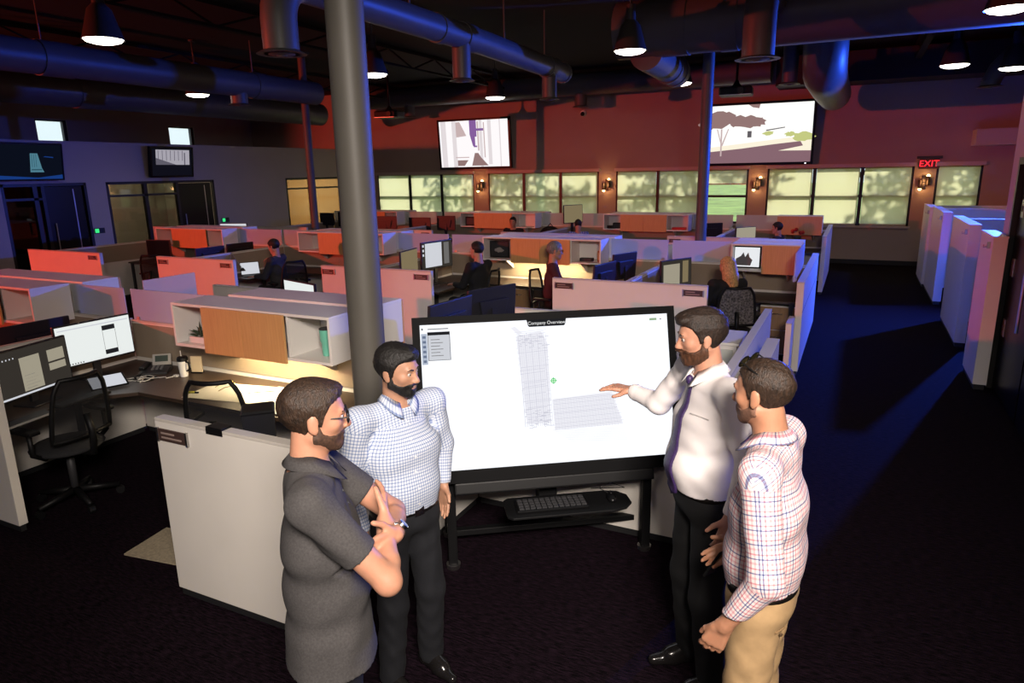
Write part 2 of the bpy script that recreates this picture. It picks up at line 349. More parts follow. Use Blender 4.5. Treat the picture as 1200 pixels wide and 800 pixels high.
# ------------------------------------------------------------------ columns, ceiling services
def column(x, y, r, label):
    t = thing('column', label, 'column', (x, y, 0), 0, 'round steel columns')
    MB().cyl((0, 0, 0), (0, 0, H-.01), r, r, 32, True).build('shaft', col_paint, t, auto=40)
    MB().box(-r*1.6, r*1.6, -r*1.6, r*1.6, 0, .015).build('base_plate', dark_grey, t)
    MB().box(-r*1.5, r*1.5, -r*1.5, r*1.5, H-.03, H).build('cap_plate', dark_grey, t)
column(-2.60, 3.26, .105, 'thick grey round steel column behind the man in the checked shirt')
column(-2.42, 12.4, .095, 'dark round column in front of the right television and half raised shade')
column(-11.2, 12.45, .085, 'thin dark round column in front of the warm lit office window')

def ring(p, d, r, wd): return (Vector(p)-Vector(d)*wd/2, Vector(p)+Vector(d)*wd/2, r)
def duct(name, label, path, r, bands=(), drops=(), flange=None, cap_end=True, caps=()):
    t = thing(name, label, 'duct', path[0], 0, 'ceiling ducts')
    o = Vector(path[0]); P = [Vector(p)-o for p in path]
    MB().tube(P, r, 24).build('duct_run', duct_m, t, auto=50)
    for b in bands:
        c, d, w_ = Vector(b[0])-o, Vector(b[1]).normalized(), b[2]
        MB().cyl(c-d*w_/2, c+d*w_/2, r+.014, r+.014, 24, True).build('band', duct_band, t, auto=50)
    for (x, y, z0, z1, rd) in drops:
        c = Vector((x, y, 0))-o
        dd = MB().cyl(c+Vector((0, 0, z1)), c+Vector((0, 0, z0)), rd, rd, 20).build('drop', duct_m, t, auto=50)
        MB().cyl(c+Vector((0, 0, z0+.03)), c+Vector((0, 0, z0)), rd*1.05, rd*1.4, 20).build('diffuser', duct_m, dd, auto=50)
        MB().cyl(c+Vector((0, 0, z0)), c+Vector((0, 0, z0-.012)), rd*.75, rd*.6, 20).cyl(c+Vector((0, 0, z0)), c+Vector((0, 0, z0-.02)), rd*.35, rd*.25, 16).build('diffuser_core', duct_band, dd, auto=50)
    for i in range(len(P)-1):
        c = (P[i]+P[i+1])/2
        if (P[i+1]-P[i]).length > .9: MB().cyl(c+Vector((0, 0, r)), Vector((c.x, c.y, H-.01-o.z)), .012, .012, 6).build('hanger_rod', duct_band, t)
    return t
A = lambda c, r, a0, a1, n=7: [(c[0], c[1]+r*math.cos(math.radians(a0+(a1-a0)*k/(n-1))), c[2]+r*math.sin(math.radians(a0+(a1-a0)*k/(n-1)))) for k in range(n)]
duct('spiral_duct', 'long pale spiral duct with hanging drops above the middle cubicles',
     [(-4.95, 5.25, 3.62)] + A((-4.95, 5.62, 3.80), .37, 180, 90) + [(-4.95, 9.2, 4.17), (-4.95, 10.6, 4.14), (-4.95, 12.2, 4.10)], .165,
     bands=[((-4.95, 8.05, 4.17), (0, 1, 0), .14), ((-4.95, 8.75, 4.17), (0, 1, 0), .3), ((-4.95, 11.6, 4.12), (0, 1, 0), .35), ((-4.95, 12.2, 4.1), (0, 1, 0), .06)],
     drops=[(-4.95, 5.25, 3.5, 3.66, .165), (-4.95, 8.6, 3.6, 4.15, .125), (-4.95, 11.6, 3.6, 4.1, .125)])
duct('spiral_duct', 'dim spiral duct high above the left cubicles', [(-11.0, 4.5, 4.15), (-11.0, 9.0, 4.15), (-11.0, 12.6, 4.15)], .24,
     bands=[((-11.0, 6.9, 4.15), (0, 1, 0), .5), ((-11.0, 10.9, 4.15), (0, 1, 0), .3)], drops=[(-11.0, 10.4, 3.75, 4.1, .16)])
duct('spiral_duct', 'dim spiral duct over the left office fronts', [(-14.3, 6.0, 4.1), (-14.3, 10.0, 4.1), (-14.3, 16.5, 4.1)], .3, bands=[((-14.3, 9.4, 4.1), (0, 1, 0), .3)])
duct('large_duct', 'large dark main duct crossing above the aisle', [(-3.6, 11.25, 4.5), (0.0, 11.25, 4.5), (7.5, 11.25, 4.5)], .42,
     bands=[((-2.75, 11.25, 4.5), (1, 0, 0), .5), ((-1.9, 11.25, 4.5), (1, 0, 0), .25)])
duct('spiral_duct', 'short banded duct end beside the far dark column', [(-3.15, 11.2, 4.15), (-3.15, 12.3, 4.12), (-3.15, 13.2, 4.08)], .26,
     bands=[((-3.15, 12.6, 4.1), (0, 1, 0), .12), ((-3.15, 13.0, 4.09), (0, 1, 0), .1)])
duct('duct_elbow', 'blue lit duct elbow with square ended drop near the ceiling lamps', [(-1.3, 9.75, 3.80)] + A((-1.3, 10.2, 4.15), .45, 180, 90, 7) + [(-1.3, 11.2, 4.62)], .2,
     drops=[(-1.3, 9.75, 3.72, 3.9, .2)])
duct('duct_drop', 'narrow duct drop with flange right of the hanging projector', [(-1.25, 13.5, 4.99), (-1.25, 13.5, 3.86)], .13, drops=[(-1.25, 13.5, 3.78, 3.9, .13)])
duct('duct_elbow', 'fat blue lit duct dropping and curving over the aisle', [(-0.7, 13.2, 4.95), (-0.7, 13.2, 4.4)] + [(-0.7, 13.75-.55*math.cos(R(a)), 4.35-.42*math.sin(R(a))) for a in (0, 22, 45, 68, 90)] + [(-0.7, 15.5, 3.93), (-0.7, 18.2, 3.98)], .35)
duct('spiral_duct', 'low duct running along the end wall with short drops', [(-14.5, 18.3, 4.62), (-8.0, 18.3, 4.62), (-2.1, 18.3, 4.62)], .28, drops=[(-6.9, 18.3, 4.05, 4.5, .16), (-12.4, 18.3, 4.05, 4.5, .16)])
duct('duct_elbow', 'tan angled duct drop above the exit sign window', [(2.75, 17.2, 4.65), (2.5, 17.2, 4.5), (2.25, 17.2, 4.2), (2.15, 17.2, 3.95)], .17, drops=[(2.15, 17.2, 3.86, 3.98, .17)])

lamp_in = mat('lamp_reflector', (0.8, 0.78, 0.72), 0.3); lamp_out = mat('lamp_housing', (0.045, 0.043, 0.04), 0.35)
bulb_m = glow('lamp_glow', (1.0, 0.93, 0.82), 9.0)
def make_pendant():
    t = thing('pendant_lamp', 'lamp', 'lamp', group='high bay pendant lamps')
    MB().lathe([(.06, .58), (.07, .38), (.13, .32), (.225, .0), (.23, -.012), (.215, -.006), (.12, .28), (.02, .32)], 28).build('shade', lamp_out, t, auto=40)
    MB().lathe([(.21, .02), (.213, .0), (.19, -.03), (.12, -.05), (.03, -.056)], 28).build('lens', bulb_m, t, smooth=True)
    MB().cyl((0, 0, .56), (0, 0, 1.0), .016, .016, 10).build('stem', lamp_out, t, smooth=True)
    MB().cyl((0, 0, .97), (0, 0, 1.0), .06, .06, 16).build('canopy', lamp_out, t)
    return t
LAMPS = [(-8.1, 5.7, 'nearest pendant lamp at the upper left with a wide bright lens'), (-11.9, 10.2, 'pendant lamp hanging beside the left duct drop above the offices'), (-7.3, 9.8, 'pendant lamp just right of the thick grey column top'),
         (-7.35, 14.2, 'pendant lamp hanging above the left hanging television'), (-3.0, 9.86, 'pendant lamp left of the large main duct end'), (-3.25, 14.0, 'small pendant lamp between the banded duct and far dark column'),
         (1.24, 14.2, 'pendant lamp in the dark ceiling over the aisle'), (1.25, 9.45, 'cut off pendant lamp at the top right corner'), (2.2, 15.2, 'bluish pendant lamp by the right wall end')]
for x, y, l in LAMPS: placed('pendant', make_pendant, l, (x, y, 3.99), 0)
for i, (x, y, l) in enumerate(LAMPS): lamp('pendant_light', 'SPOT', (x, y, 3.97), (x, y, 0), 80, (1.0, 0.80, 0.62), spot_size=R(165), spot_blend=0.6, shadow_soft_size=0.12)

def make_projector():
    t = thing('ceiling_projector', 'p', 'projector', group='hanging projectors')
    MB().cyl((0, 0, .2), (0, 0, 1.1), .025, .025, 12).build('drop_pole', black, t, smooth=True)
    MB().cb((0, 0, .05), (.62, .5, .16)).build('body', black, t, bevel=.03)
    MB().cyl((.1, -.24, .05), (.1, -.30, .05), .06, .06, 16).build('lens', black_gloss, t)
    MB().lathe([(.12, .13), (.06, .2), (.03, .26)], 14).build('yoke', black, t)
    MB().box(-.3, .3, -.26, -.25, -.03, -.015).build('front_edge', steel, t)
    return t
placed('projector', make_projector, 'black projector hanging left of the left television', (-10.7, 14.9, 3.78), R(12))
placed('projector', make_projector, 'black projector hanging above the right television', (-2.35, 14.9, 3.80), R(4))
cd = thing('security_camera', 'small dome security camera high on the end wall', 'camera', (-7.19, BW, 3.96))
MB().cyl((0, 0, 0), (0, -.06, 0), .09, .08, 16).build('mount', cab_white, cd); MB().ball((0, -.09, -.02), .06).build('dome', black_gloss, cd, smooth=True)

# ------------------------------------------------------------------ screens on the walls
def flat(parent, name, polys, m, label=None, d=-.006, stuff=False):
    """flat shapes shown on a screen: polygons of (x, z) in the plane y = d of the parent"""
    for grp in ([polys] if stuff else [[p] for p in polys]):
        b = MB()
        for pl in grp: b.add([(x, d, z) for x, z in pl], [tuple(range(len(pl)))])
        me = bpy.data.meshes.new(name); me.from_pydata(b.v, [], b.f); me.materials.append(m)
        o = bpy.data.objects.new(name, me); COL.objects.link(o); o.parent = parent
        if label: o['label'] = label
        if stuff: o['kind'] = 'stuff'
def rect(x0, z0, x1, z1): return [(x0, z0), (x1, z0), (x1, z1), (x0, z1)]
def television(label, loc, rz, tilt, wd, ht, bez, group, back=0.08):
    t = thing('wall_television', label, 'television', loc, rz, group); t.rotation_euler = (tilt, 0, rz)
    MB().box(-wd/2, wd/2, 0, back, -ht/2, ht/2).build('casing', black, t, bevel=.008)
    b = MB(); W, Hh = wd/2, ht/2
    b.box(-W, W, -.02, 0, Hh-bez, Hh).box(-W, W, -.02, 0, -Hh, -Hh+bez).box(-W, -W+bez, -.02, 0, -Hh+bez, Hh-bez).box(W-bez, W, -.02, 0, -Hh+bez, Hh-bez)
    b.build('bezel', black_gloss, t)
    MB().box(-.12, .12, back, back+.12, -.12, .12).build('wall_bracket', dark_grey, t)
    s = MB().box(-W+bez, W-bez, -.004, 0, -Hh+bez, Hh-bez).build('screen', None, t)
    return t, s
tv, s = television('left hanging television showing a white room interior with purple objects', (-10.65, BW-.22, 3.24), 0, R(4), 2.5, 1.48, .06, 'televisions on the end wall')
s.data.materials.append(glow('tv_white', (1.0, 0.96, 0.97), 1.0))
k = lambda pts: [[(x*1.19, z*.68) for x, z in p] for p in pts]
pk = glow('tv_pink', (0.72, 0.55, 0.55), 0.8); pp = glow('tv_purple', (0.30, 0.14, 0.42), 0.8); pg = glow('tv_pale_grey', (0.85, 0.78, 0.80), 0.9); pdk = glow('tv_brown', (0.42, 0.26, 0.25), 0.7)
flat(s, 'wall_bands', k([rect(-.95, -1, -.8, 1), rect(-.62, -1, -.5, 1), rect(.18, -1, .26, 1), rect(.42, -.9, .52, 1), rect(.75, -1, .78, 1)]), pg, d=-.006)
flat(s, 'machine', k([[(-.1, 1), (.1, 1), (.1, .3), (.05, .3), (.05, -.1), (-.02, -.1), (-.1, .4)], rect(.1, .55, .3, .65), rect(0, -.15, .1, -.08)]), pp, d=-.008)
flat(s, 'left_shadow', k([[(-.5, .95), (-.38, .95), (-.2, .35), (-.5, .3)]]), pk, d=-.008)
flat(s, 'floor_shapes', k([[(-.08, -.95), (.4, -.95), (.2, -.6), (.12, -.4), (.02, -.4)], [(-.5, -.95), (-.3, -.95), (-.18, -.7), (-.5, -.7)]]), pdk, d=-.008)
flat(s, 'pipes', k([rect(.12, -.3, .16, .95), rect(.3, -.6, .33, .9), rect(-.55, -.6, -.15, -.56)]), pk, d=-.007)
tv, s = television('right hanging television showing a tree, lawn and bright sky', (-2.42, BW-.22, 3.22), 0, R(4), 2.66, 1.54, .06, 'televisions on the end wall')
s.data.materials.append(glow('tv_sky', (1.0, 0.99, 0.96), 1.05))
k = lambda pts: [[(x*1.27, z*.71) for x, z in p] for p in pts]
rn = random.Random(3)
def blob(cx, cz, rx, rz_, n=22, j=.25): return [(cx+rx*math.cos(2*math.pi*i/n)*(1+rn.uniform(-j, j)), cz+rz_*math.sin(2*math.pi*i/n)*(1+rn.uniform(-j, j))) for i in range(n)]
flat(s, 'lawn_light', k([[(-1, -.45), (1, -.1), (1, -.62), (-1, -.75)]]), glow('tv_cream', (0.98, 0.90, 0.72), 1.0), d=-.005)
flat(s, 'ground_shadow', k([[(-1, -1), (1, -1), (1, -.62), (.4, -.6), (.85, -.45), (.8, -.3), (.3, -.38), (-.3, -.5), (-1, -.6)]]), glow('tv_mauve', (0.27, 0.15, 0.18), 0.9), d=-.006)
flat(s, 'tree_crown', k([blob(-.75, .55, .35, .28), blob(-.3, .42, .3, .2), blob(-.05, .4, .2, .16), blob(-.95, .4, .2, .2), [(-.2, 1), (.02, 1), (.0, .86), (-.12, .9)]]), pdk, d=-.007)
flat(s, 'tree_trunk', k([[(-.72, -.75), (-.69, -.75), (-.69, .2), (-.72, .2)], [(-.8, .2), (-.78, .2), (-.7, -.3), (-.72, -.3)], [(-.58, .2), (-.56, .2), (-.68, -.4), (-.7, -.35)]]), pk, d=-.008)
flat(s, 'shrubs', k([blob(.85, -.15, .2, .14), blob(.6, -.05, .1, .08), blob(.2, 0, .1, .07)]), glow('tv_green', (0.62, 0.66, 0.25), 0.9), d=-.007)
flat(s, 'roof_line', k([[(.15, .12), (.5, .2), (.5, .17), (.15, .08)], rect(-.2, -.12, -.12, .1)]), glow('tv_dark', (0.2, 0.18, 0.2), 0.6), d=-.009)
flat(s, 'standby_light', k([rect(.9, -1.07, .93, -1.03)]), glow('tv_led', (1, 1, 1), 1.5), d=-.03)
tv, s = television('dark wall television with a small blue tower at the left edge', (LX+.2, 8.45, 2.76), R(90), R(8), 1.7, .74, .03, 'televisions on the office wall')
s.data.materials.append(glow('tv_night', (0.004, 0.006, 0.014), 0.8))
k = lambda pts: [[(x*.82, z*.34) for x, z in p] for p in pts]
flat(s, 'tower', k([[(.22, -.6), (.55, -.6), (.5, -.35), (.42, .5), (.24, .5)]]), glow('tv_teal', (0.09, 0.25, 0.33), 0.8), d=-.006)
flat(s, 'tower_stripes', k([rect(.27+.05*i, -.3, .28+.05*i, .45) for i in range(3)] + [rect(.25, -.48, .5, -.42)]), glow('tv_teal_dark', (0.03, 0.1, 0.14), 0.7), d=-.008)
flat(s, 'blue_sweep', k([[(-1, -1), (1, -1), (1, -.75), (.4, -.92), (-1, -.7)], [(.55, .3), (.8, .24), (.8, .3), (.6, .34)]]), glow('tv_blue', (0.01, 0.05, 0.25), 0.8), d=-.006)
tv, s = television('wall television with a grey picture above the glazed office front', (LX+.2, 11.95, 2.77), R(90), R(8), 1.2, .72, .04, 'televisions on the office wall')
s.data.materials.append(glow('tv_night2', (0.006, 0.006, 0.012), 0.8))
k = lambda pts: [[(x*.56, z*.32) for x, z in p] for p in pts]
flat(s, 'picture', k([rect(-.8, -.2, .88, .9)]), glow('tv_grey', (0.42, 0.40, 0.46), 0.9), d=-.006)
flat(s, 'picture_marks', k([[(-.8, -.2), (.2, -.2), (-.2, 0), (-.8, .3)]] + [rect(-.7+.2*i, .1, -.67+.2*i, .85) for i in range(7)] + [rect(.6, -.2, .66, .7)]), glow('tv_grey_dark', (0.14, 0.13, 0.17), 0.8), d=-.008)

# sconces, exit sign, switches
sc_m = glow('sconce_glow', (1.0, 0.55, 0.22), 12.0); sconce_b = mat('sconce_metal', (0.04, 0.03, 0.025), 0.3, metal=.6)
def make_sconce():
    t = thing('wall_sconce', 's', 'lamp', group='wall sconces between the end windows')
    MB().box(-.05, .05, -.03, 0, -.16, .16).build('back_plate', sconce_b, t, bevel=.01)
    for sx in (-1, 1):
        MB().cyl((sx*.075, -.08, -.14 if sx < 0 else -.06), (sx*.075, -.08, .06 if sx < 0 else .14), .045, .045, 16, False).build('cylinder_shade', sconce_b, t, smooth=True)
        MB().ball((sx*.075, -.08, -.15 if sx < 0 else .15), .038).build('bulb', sc_m, t, smooth=True)
    MB().tube([(-.075, -.08, 0), (0, -.03, 0), (.075, -.08, 0)], .012, 8).build('arm', sconce_b, t, smooth=True)
    return t
for x, l in ((-10.55, 'left of the window under the left television gap'), (-6.46, 'on the pier between the second and third end windows'), (-2.38, 'on the pier just right of the half raised shade'), (1.36, 'below the red exit sign')):
    placed('sconce', make_sconce, 'small twin wall sconce ' + l, (x, BW, 1.98)); lamp('sconce_light', 'POINT', (x, BW-.22, 1.98), (x, BW, 0), 5, (1.0, 0.5, 0.18), shadow_soft_size=.06)
ex = thing('exit_sign', 'red lit exit sign above the right sconce', 'sign', (1.42, BW, 2.42))
MB().box(-.2, .2, -.05, 0, -.13, .10).build('housing', mat('exit_housing', (0.10, 0.03, 0.03), .5), ex, bevel=.006)
MB().box(-.26, .26, -.07, 0, .10, .16).build('canopy', dark_grey, ex, bevel=.006)
text('letters', 'EXIT', .2, glow('exit_red', (1.0, 0.02, 0.03), 2.5), ex, (0, -.055, -.015), (R(90), 0, 0), .002)
for y, l in ((9.98, 'beside the dark office door'), (13.52, 'right of the black office door')):
    t = thing('thermostat', 'green lit wall controller ' + l, 'controller', (LX, y, 1.27), 0, 'green lit wall controllers')
    MB().box(0, .03, -.12, .12, -.06, .06).build('casing', dark_grey, t, bevel=.005); MB().box(.03, .034, -.11, -.02, -.045, .045).build('green_display', glow('green_led', (0.05, 0.8, 0.25), 1.0), t)
for y, z, l in ((8.55, 1.95, 'upper'), (8.62, 1.35, 'middle'), (8.6, .72, 'lower')):
    t = thing('wall_plate', l + ' small metal plate on the black door frame at right', 'plate', (RX+.03, y, z), 0, 'plates on the dark door')
    MB().box(-.012, 0, -.06, .06, -.09, .09).build('plate', steel, t, bevel=.003); MB().box(-.018, -.012, -.02, .02, -.03, .03).build('button', dark_grey, t)
# rooms behind the office glass
lamp('office_light', 'AREA', (-17.2, 17.2, 2.95), (-17.2, 17.2, 0), 330, (1.0, 0.68, 0.27), size=1.5)
lamp('office_light', 'AREA', (-17.2, 12.0, 2.95), (-17.2, 12.0, 0), 45, (1.0, 0.85, 0.55), size=1.2)
# ------------------------------------------------------------------ cubicle system
HP, HC, HB = 1.11, 1.415, 1.055
plate_m = mat('nameplate_brown', (0.06, 0.035, 0.03), 0.35); plate_txt = mat('nameplate_print', (0.30, 0.22, 0.19), 0.5)
def panel(axis, a0, a1, c, h, label, group, plates=(), kind='panel', glass=(), tk=(0, 0), reveal=None, t=.06):
    L = a1-a0; mid = (a0+a1)/2
    o = thing('cubicle_panel', label, 'partition', (mid, c, 0) if axis == 'X' else (c, mid, 0), 0 if axis == 'X' else R(90), group)
    MB().box(-L/2, L/2, -t/2, t/2, .05, h-.018).build('core', laminate, o, bevel=.003)
    MB().box(-L/2, L/2, -t/2-.002, t/2+.002, h-.018, h).build('top_cap', laminate_edge, o, bevel=.003)
    MB().box(-L/2+.01, L/2-.01, -t/2+.012, t/2-.012, 0, .05).build('kick_strip', kick, o)
    for s, side in zip(tk, (-1, 1)):
        if s: MB().box(-L/2+.01, L/2-.01, min(side*t/2, side*(t/2+.008)), max(side*t/2, side*(t/2+.008)), .76, h-.03).build('tack_board', tack, o)
    if reveal:
        for zz in reveal: MB().box(-L/2, L/2, -t/2-.001, -t/2+.002, zz-.004, zz+.004).build('reveal_joint', kick, o)
    for px in plates:
        y = -t/2
        p = MB().box(px-.115, px+.115, y-.010, y, h-.125, h-.055).build('nameplate', plate_m, o, bevel=.002)
        MB().box(px-.122, px-.108, y-.014, y, h-.13, h-.05).build('plate_clip', steel, p); MB().box(px+.108, px+.122, y-.014, y, h-.13, h-.05).build('plate_clip', steel, p)
        MB().box(px-.085, px+.02, y-.0115, y-.01, h-.083, h-.072).box(px-.085, px+.075, y-.0115, y-.01, h-.108, h-.098).build('plate_print', plate_txt, p)
    for g0, g1, gz in glass:
        g = MB().box(g0-mid+.005, g1-mid-.005, -.005, .005, h, gz).build('frosted_screen', frost, o)
        MB().box(g0-mid+.05, g0-mid+.09, -.012, .012, h, h+.03).build('screen_clamp', steel, g); MB().box(g1-mid-.09, g1-mid-.05, -.012, .012, h, h+.03).build('screen_clamp', steel, g)
    return o
task_m = glow('task_light_glow', (1.0, 0.80, 0.45), 7.0)
def cabinet(x0, x1, ys, side, plan, label, group, lit=0.0):
    """overhead cabinet on a spine; side -1 looks south; plan = (left cubby, door widths, right cubby)"""
    W = x1-x0; D = .375; o = thing('overhead_cabinet', label, 'cabinet', ((x0+x1)/2, ys+side*.041, 0), 0 if side < 0 else R(180), group)
    th = .022
    MB().box(-W/2, W/2, -D, 0, HC-th, HC).build('top_board', cab_white, o, bevel=.003)
    MB().box(-W/2+th, W/2-th, -D, 0, HB, HB+th).build('bottom_board', cab_white, o, bevel=.002)
    for sx in (-1, 1): MB().box(sx*W/2-(th if sx > 0 else 0), sx*W/2+(0 if sx > 0 else th), -D, 0, HB, HC-th).build('end_panel', cab_white, o, bevel=.002)
    MB().box(-W/2+th, W/2-th, -.012, 0, HB+th, HC-th).build('back_panel', cab_white, o)
    cl, doors, cr = plan; x = -W/2+cl
    if cl > .05: MB().box(x-.01, x+.01, -D+.02, -.012, HB+th, HC-th).build('divider', cab_white, o)
    for dw in doors:
        MB().box(x+.0015, x+dw-.0015, -D-.024, -D-.004, HB-.022, HC-.012).build('door', wood, o, bevel=.002); x += dw
    if cr > .05: MB().box(x-.01, x+.01, -D+.02, -.012, HB+th, HC-th).build('divider', cab_white, o)
    for sx in (-1, 1):
        MB().prism([(-.30, HB), (0, HB), (0, HB-.16), (-.02, HB-.16)], sx*W*.32-.009, sx*W*.32+.009, Matrix(((0,0,1,0),(1,0,0,0),(0,1,0,0),(0,0,0,1)))).build('bracket', cab_white, o)
    if lit:
        MB().box(-W*.3, W*.3, -.25, -.20, HB-.018, HB-.001).build('task_light', task_m, o)
        c = o.location
        lamp('task_lamp', 'AREA', (c.x, c.y+side*.22, HB-.022), (c.x, c.y+side*.16, 0), lit, (1.0, 0.78, 0.45), shape='RECTANGLE', size=W*.6, size_y=.05)
    return o
S = [4.14, 9.98, 15.8]
Bd = [-2.37, -6.07, -9.8, -13.5]
colname = ['right', 'middle', 'left', 'far left']
# front row (spine 0)
panel('X', -3.40, -2.40, 2.39, HP, 'large white cubicle panel with brown nameplate behind the man in the grey polo', 'front row panels', plates=(-.36,))
panel('X', -6.6, -5.06, 2.42, HP, 'pale cubicle panel at the left edge of the front row', 'front row panels')
panel('Y', 2.42, 4.10, -2.37, HP, 'beige side panel running behind the big display to the grey column', 'front row panels')
panel('Y', 2.45, 4.10, -6.07, HP, 'tan side panel behind the two front desk monitors', 'front row panels', tk=(1, 1))
panel('X', -2.34, -0.47, S[0], HP, 'beige spine panel low behind the big display', 'front spine panels', reveal=(.55,), tk=(0, 1))
panel('X', -6.04, -2.40, S[0], HP, 'long spine panel under the front overhead cabinet with frosted ends', 'front spine panels', tk=(1, 1), glass=((-6.03, -4.98, 1.40),))
panel('X', -9.8, -6.10, S[0], HP, 'spine panel at the left edge with frosted screen', 'front spine panels', tk=(1, 1), glass=((-6.92, -6.12, 1.40),))
cabinet(-4.95, -3.30, S[0], -1, (.37, (.43, .43), .42), 'white overhead cabinet with two wood doors above the lit front desk', 'front row overhead cabinets', lit=16)
cabinet(-4.80, -3.26, S[0], 1, (0, (.77, .77), 0), 'back to back cabinet behind the front overhead cabinet', 'front row overhead cabinets')
cabinet(-8.75, -6.88, S[0], -1, (.42, (.47, .47), .51), 'white overhead cabinet with orange doors cut by the left edge', 'front row overhead cabinets')
cabinet(-8.75, -6.80, S[0], 1, (0, (.97, .97), 0), 'back to back cabinet top behind the left edge cabinet', 'front row overhead cabinets')
# second row, north of spine 0
panel('Y', 4.2, 5.95, -2.37, HP, 'side panel under the pair of dark monitor backs', 'second row panels', tk=(1, 1))
panel('Y', 4.2, 5.95, -6.07, HP, 'side panel between the left second row desks', 'second row panels', tk=(1, 1), glass=((4.3, 4.9, 1.45),))
panel('X', -3.35, -1.45, 5.95, HP, 'low panel closing the second row behind the monitor backs', 'second row panels')
panel('X', -7.05, -5.1, 5.95, HP, 'low panel behind the second row white monitor', 'second row panels')
panel('Y', 4.2, 6.75, -.66, HP, 'blue lit slanting side panel behind the head of the plaid shirt man', 'aisle panels')
panel('Y', 4.2, 5.55, -.49, HP, 'short end panel with pale cap just behind the plaid shirt man', 'aisle panels', t=.09)
# third row
Y3 = S[1]-2.1
panel('X', -3.32, -1.43, Y3, HP, 'salmon lit double panel with nameplates in front of the man with glasses', 'third row front panels', plates=(-.79, .79))
panel('X', -7.02, -5.11, Y3, HP, 'salmon lit double panel partly hidden by the grey column', 'third row front panels', plates=(-.82, .80))
panel('X', -10.62, -8.82, Y3, HP, 'bright red lit double panel with two nameplates', 'third row front panels', plates=(-.74, .73))
panel('X', -14.3, -12.14, Y3, HP, 'small red lit panel at the far left below the dark office door', 'third row front panels', plates=(.88,))
for i, b in enumerate(Bd[:4]):
    panel('Y', Y3+.04, S[1]-.04, b, HP, ('tan side panel left of the blonde woman', 'tan side panel behind the two document monitors of the third row', 'tan side panel behind the red lit double panel', 'tan side panel at the far left of the third row')[i], 'third row side panels', tk=(1, 1))
CB = [(-5.234, -3.282), (-9.05, -7.15), (-12.85, -10.95)]
panel('X', -2.34, -.52, S[1], HP, 'spine panel with frosted screen beside the blonde woman', 'middle spine panels', tk=(1, 1), glass=((-2.34, -1.48, 1.40),))
for i in range(3):
    c0, c1 = CB[i]; e0, e1 = Bd[i+1]+.03, Bd[i]-.03
    panel('X', e0, e1, S[1], HP, ('spine panel under the lit middle cabinet with frosted screens', 'spine panel right of the seated man at left with frosted screens', 'red lit spine panel at the far left with frosted screens')[i], 'middle spine panels', tk=(1, 1), glass=((e0, c0-.02, 1.40), (c1+.02, e1, 1.40)))
    cabinet(c0, c1, S[1], -1, (.5, (.49, .49), .45), ('middle overhead cabinet with two wood doors above the lit desk of the third row', 'third row overhead cabinet left of the grey column with orange doors', 'red lit third row overhead cabinet below the black office door')[i], 'third row overhead cabinets', lit=(26, 0, 0)[i])
    cabinet(c0+.06, c1+.06, S[1], 1, (0, (.97, .97), 0), ('back to back cabinet behind the middle lit cabinet', 'back to back cabinet behind the left third row cabinet', 'back to back cabinet behind the far left third row cabinet')[i], 'third row overhead cabinets')
cabinet(-1.46, -.60, S[1], -1, (.40, (.46,), 0), 'short overhead cabinet with one wood door above the blonde woman', 'third row overhead cabinets')
cabinet(-1.46, -.60, S[1], 1, (0, (.43, .43), 0), 'short back to back cabinet behind the one above the blonde woman', 'third row overhead cabinets')
panel('Y', 8.48, 11.5, -.50, HP, 'long blue lit end panel along the aisle beside the wood drawers', 'aisle panels', reveal=(.76,), t=.08)
sg = panel('Y', 8.0, 8.44, -.56, .72, 'low stub panel by the aisle drawers', 'aisle panels')
g = thing('side_screen', 'upright blue lit screen above the aisle panel beside the wood door cabinet', 'screen', (-.585, 9.45, HP-.02)); MB().box(-.006, .006, -.85, .5, 0, .33).build('glass', frost, g); MB().box(-.02, .02, -.8, -.72, 0, .06).build('screen_clamp', steel, g)
# fourth row and back group
panel('X', -3.32, -1.43, 12.1, HP, 'pink lit panel behind the monitor near the far dark column', 'fourth row panels', plates=(-.79,))
panel('X', -7.02, -5.11, 12.1, HP, 'pink lit panel of the fourth row behind the middle cabinet', 'fourth row panels')
Y5 = S[2]-2.1
panel('X', -3.32, -1.43, Y5, HP, 'fifth row salmon panel with nameplates around the far dark column', 'fifth row panels', plates=(-.79, .79))
panel('X', -7.02, -5.11, Y5, HP, 'fifth row salmon panel behind the middle lit cabinet', 'fifth row panels', plates=(-.82,))
panel('X', -10.62, -8.82, Y5, HP, 'fifth row salmon panel below the leftmost end windows', 'fifth row panels', plates=(.73,))
panel('X', -14.3, -12.6, Y5, HP, 'fifth row panel near the warm lit office window', 'fifth row panels')
for i, b in enumerate(Bd[:4]):
    panel('Y', Y5+.04, S[2]-.04, b, HP, ('fifth row side panel right of the far column', 'fifth row side panel left of the patterned shirt person', 'fifth row side panel by the black monitors', 'fifth row side panel near the offices')[i], 'fifth row side panels', tk=(1, 1))
CC = [(-5.234, -3.282), (-9.05, -6.95), (-12.85, -11.0)]
panel('X', -2.34, -.52, S[2], HP, 'far spine panel with frosted screen by the aisle', 'far spine panels', tk=(1, 1), glass=((-2.34, -1.48, 1.40),))
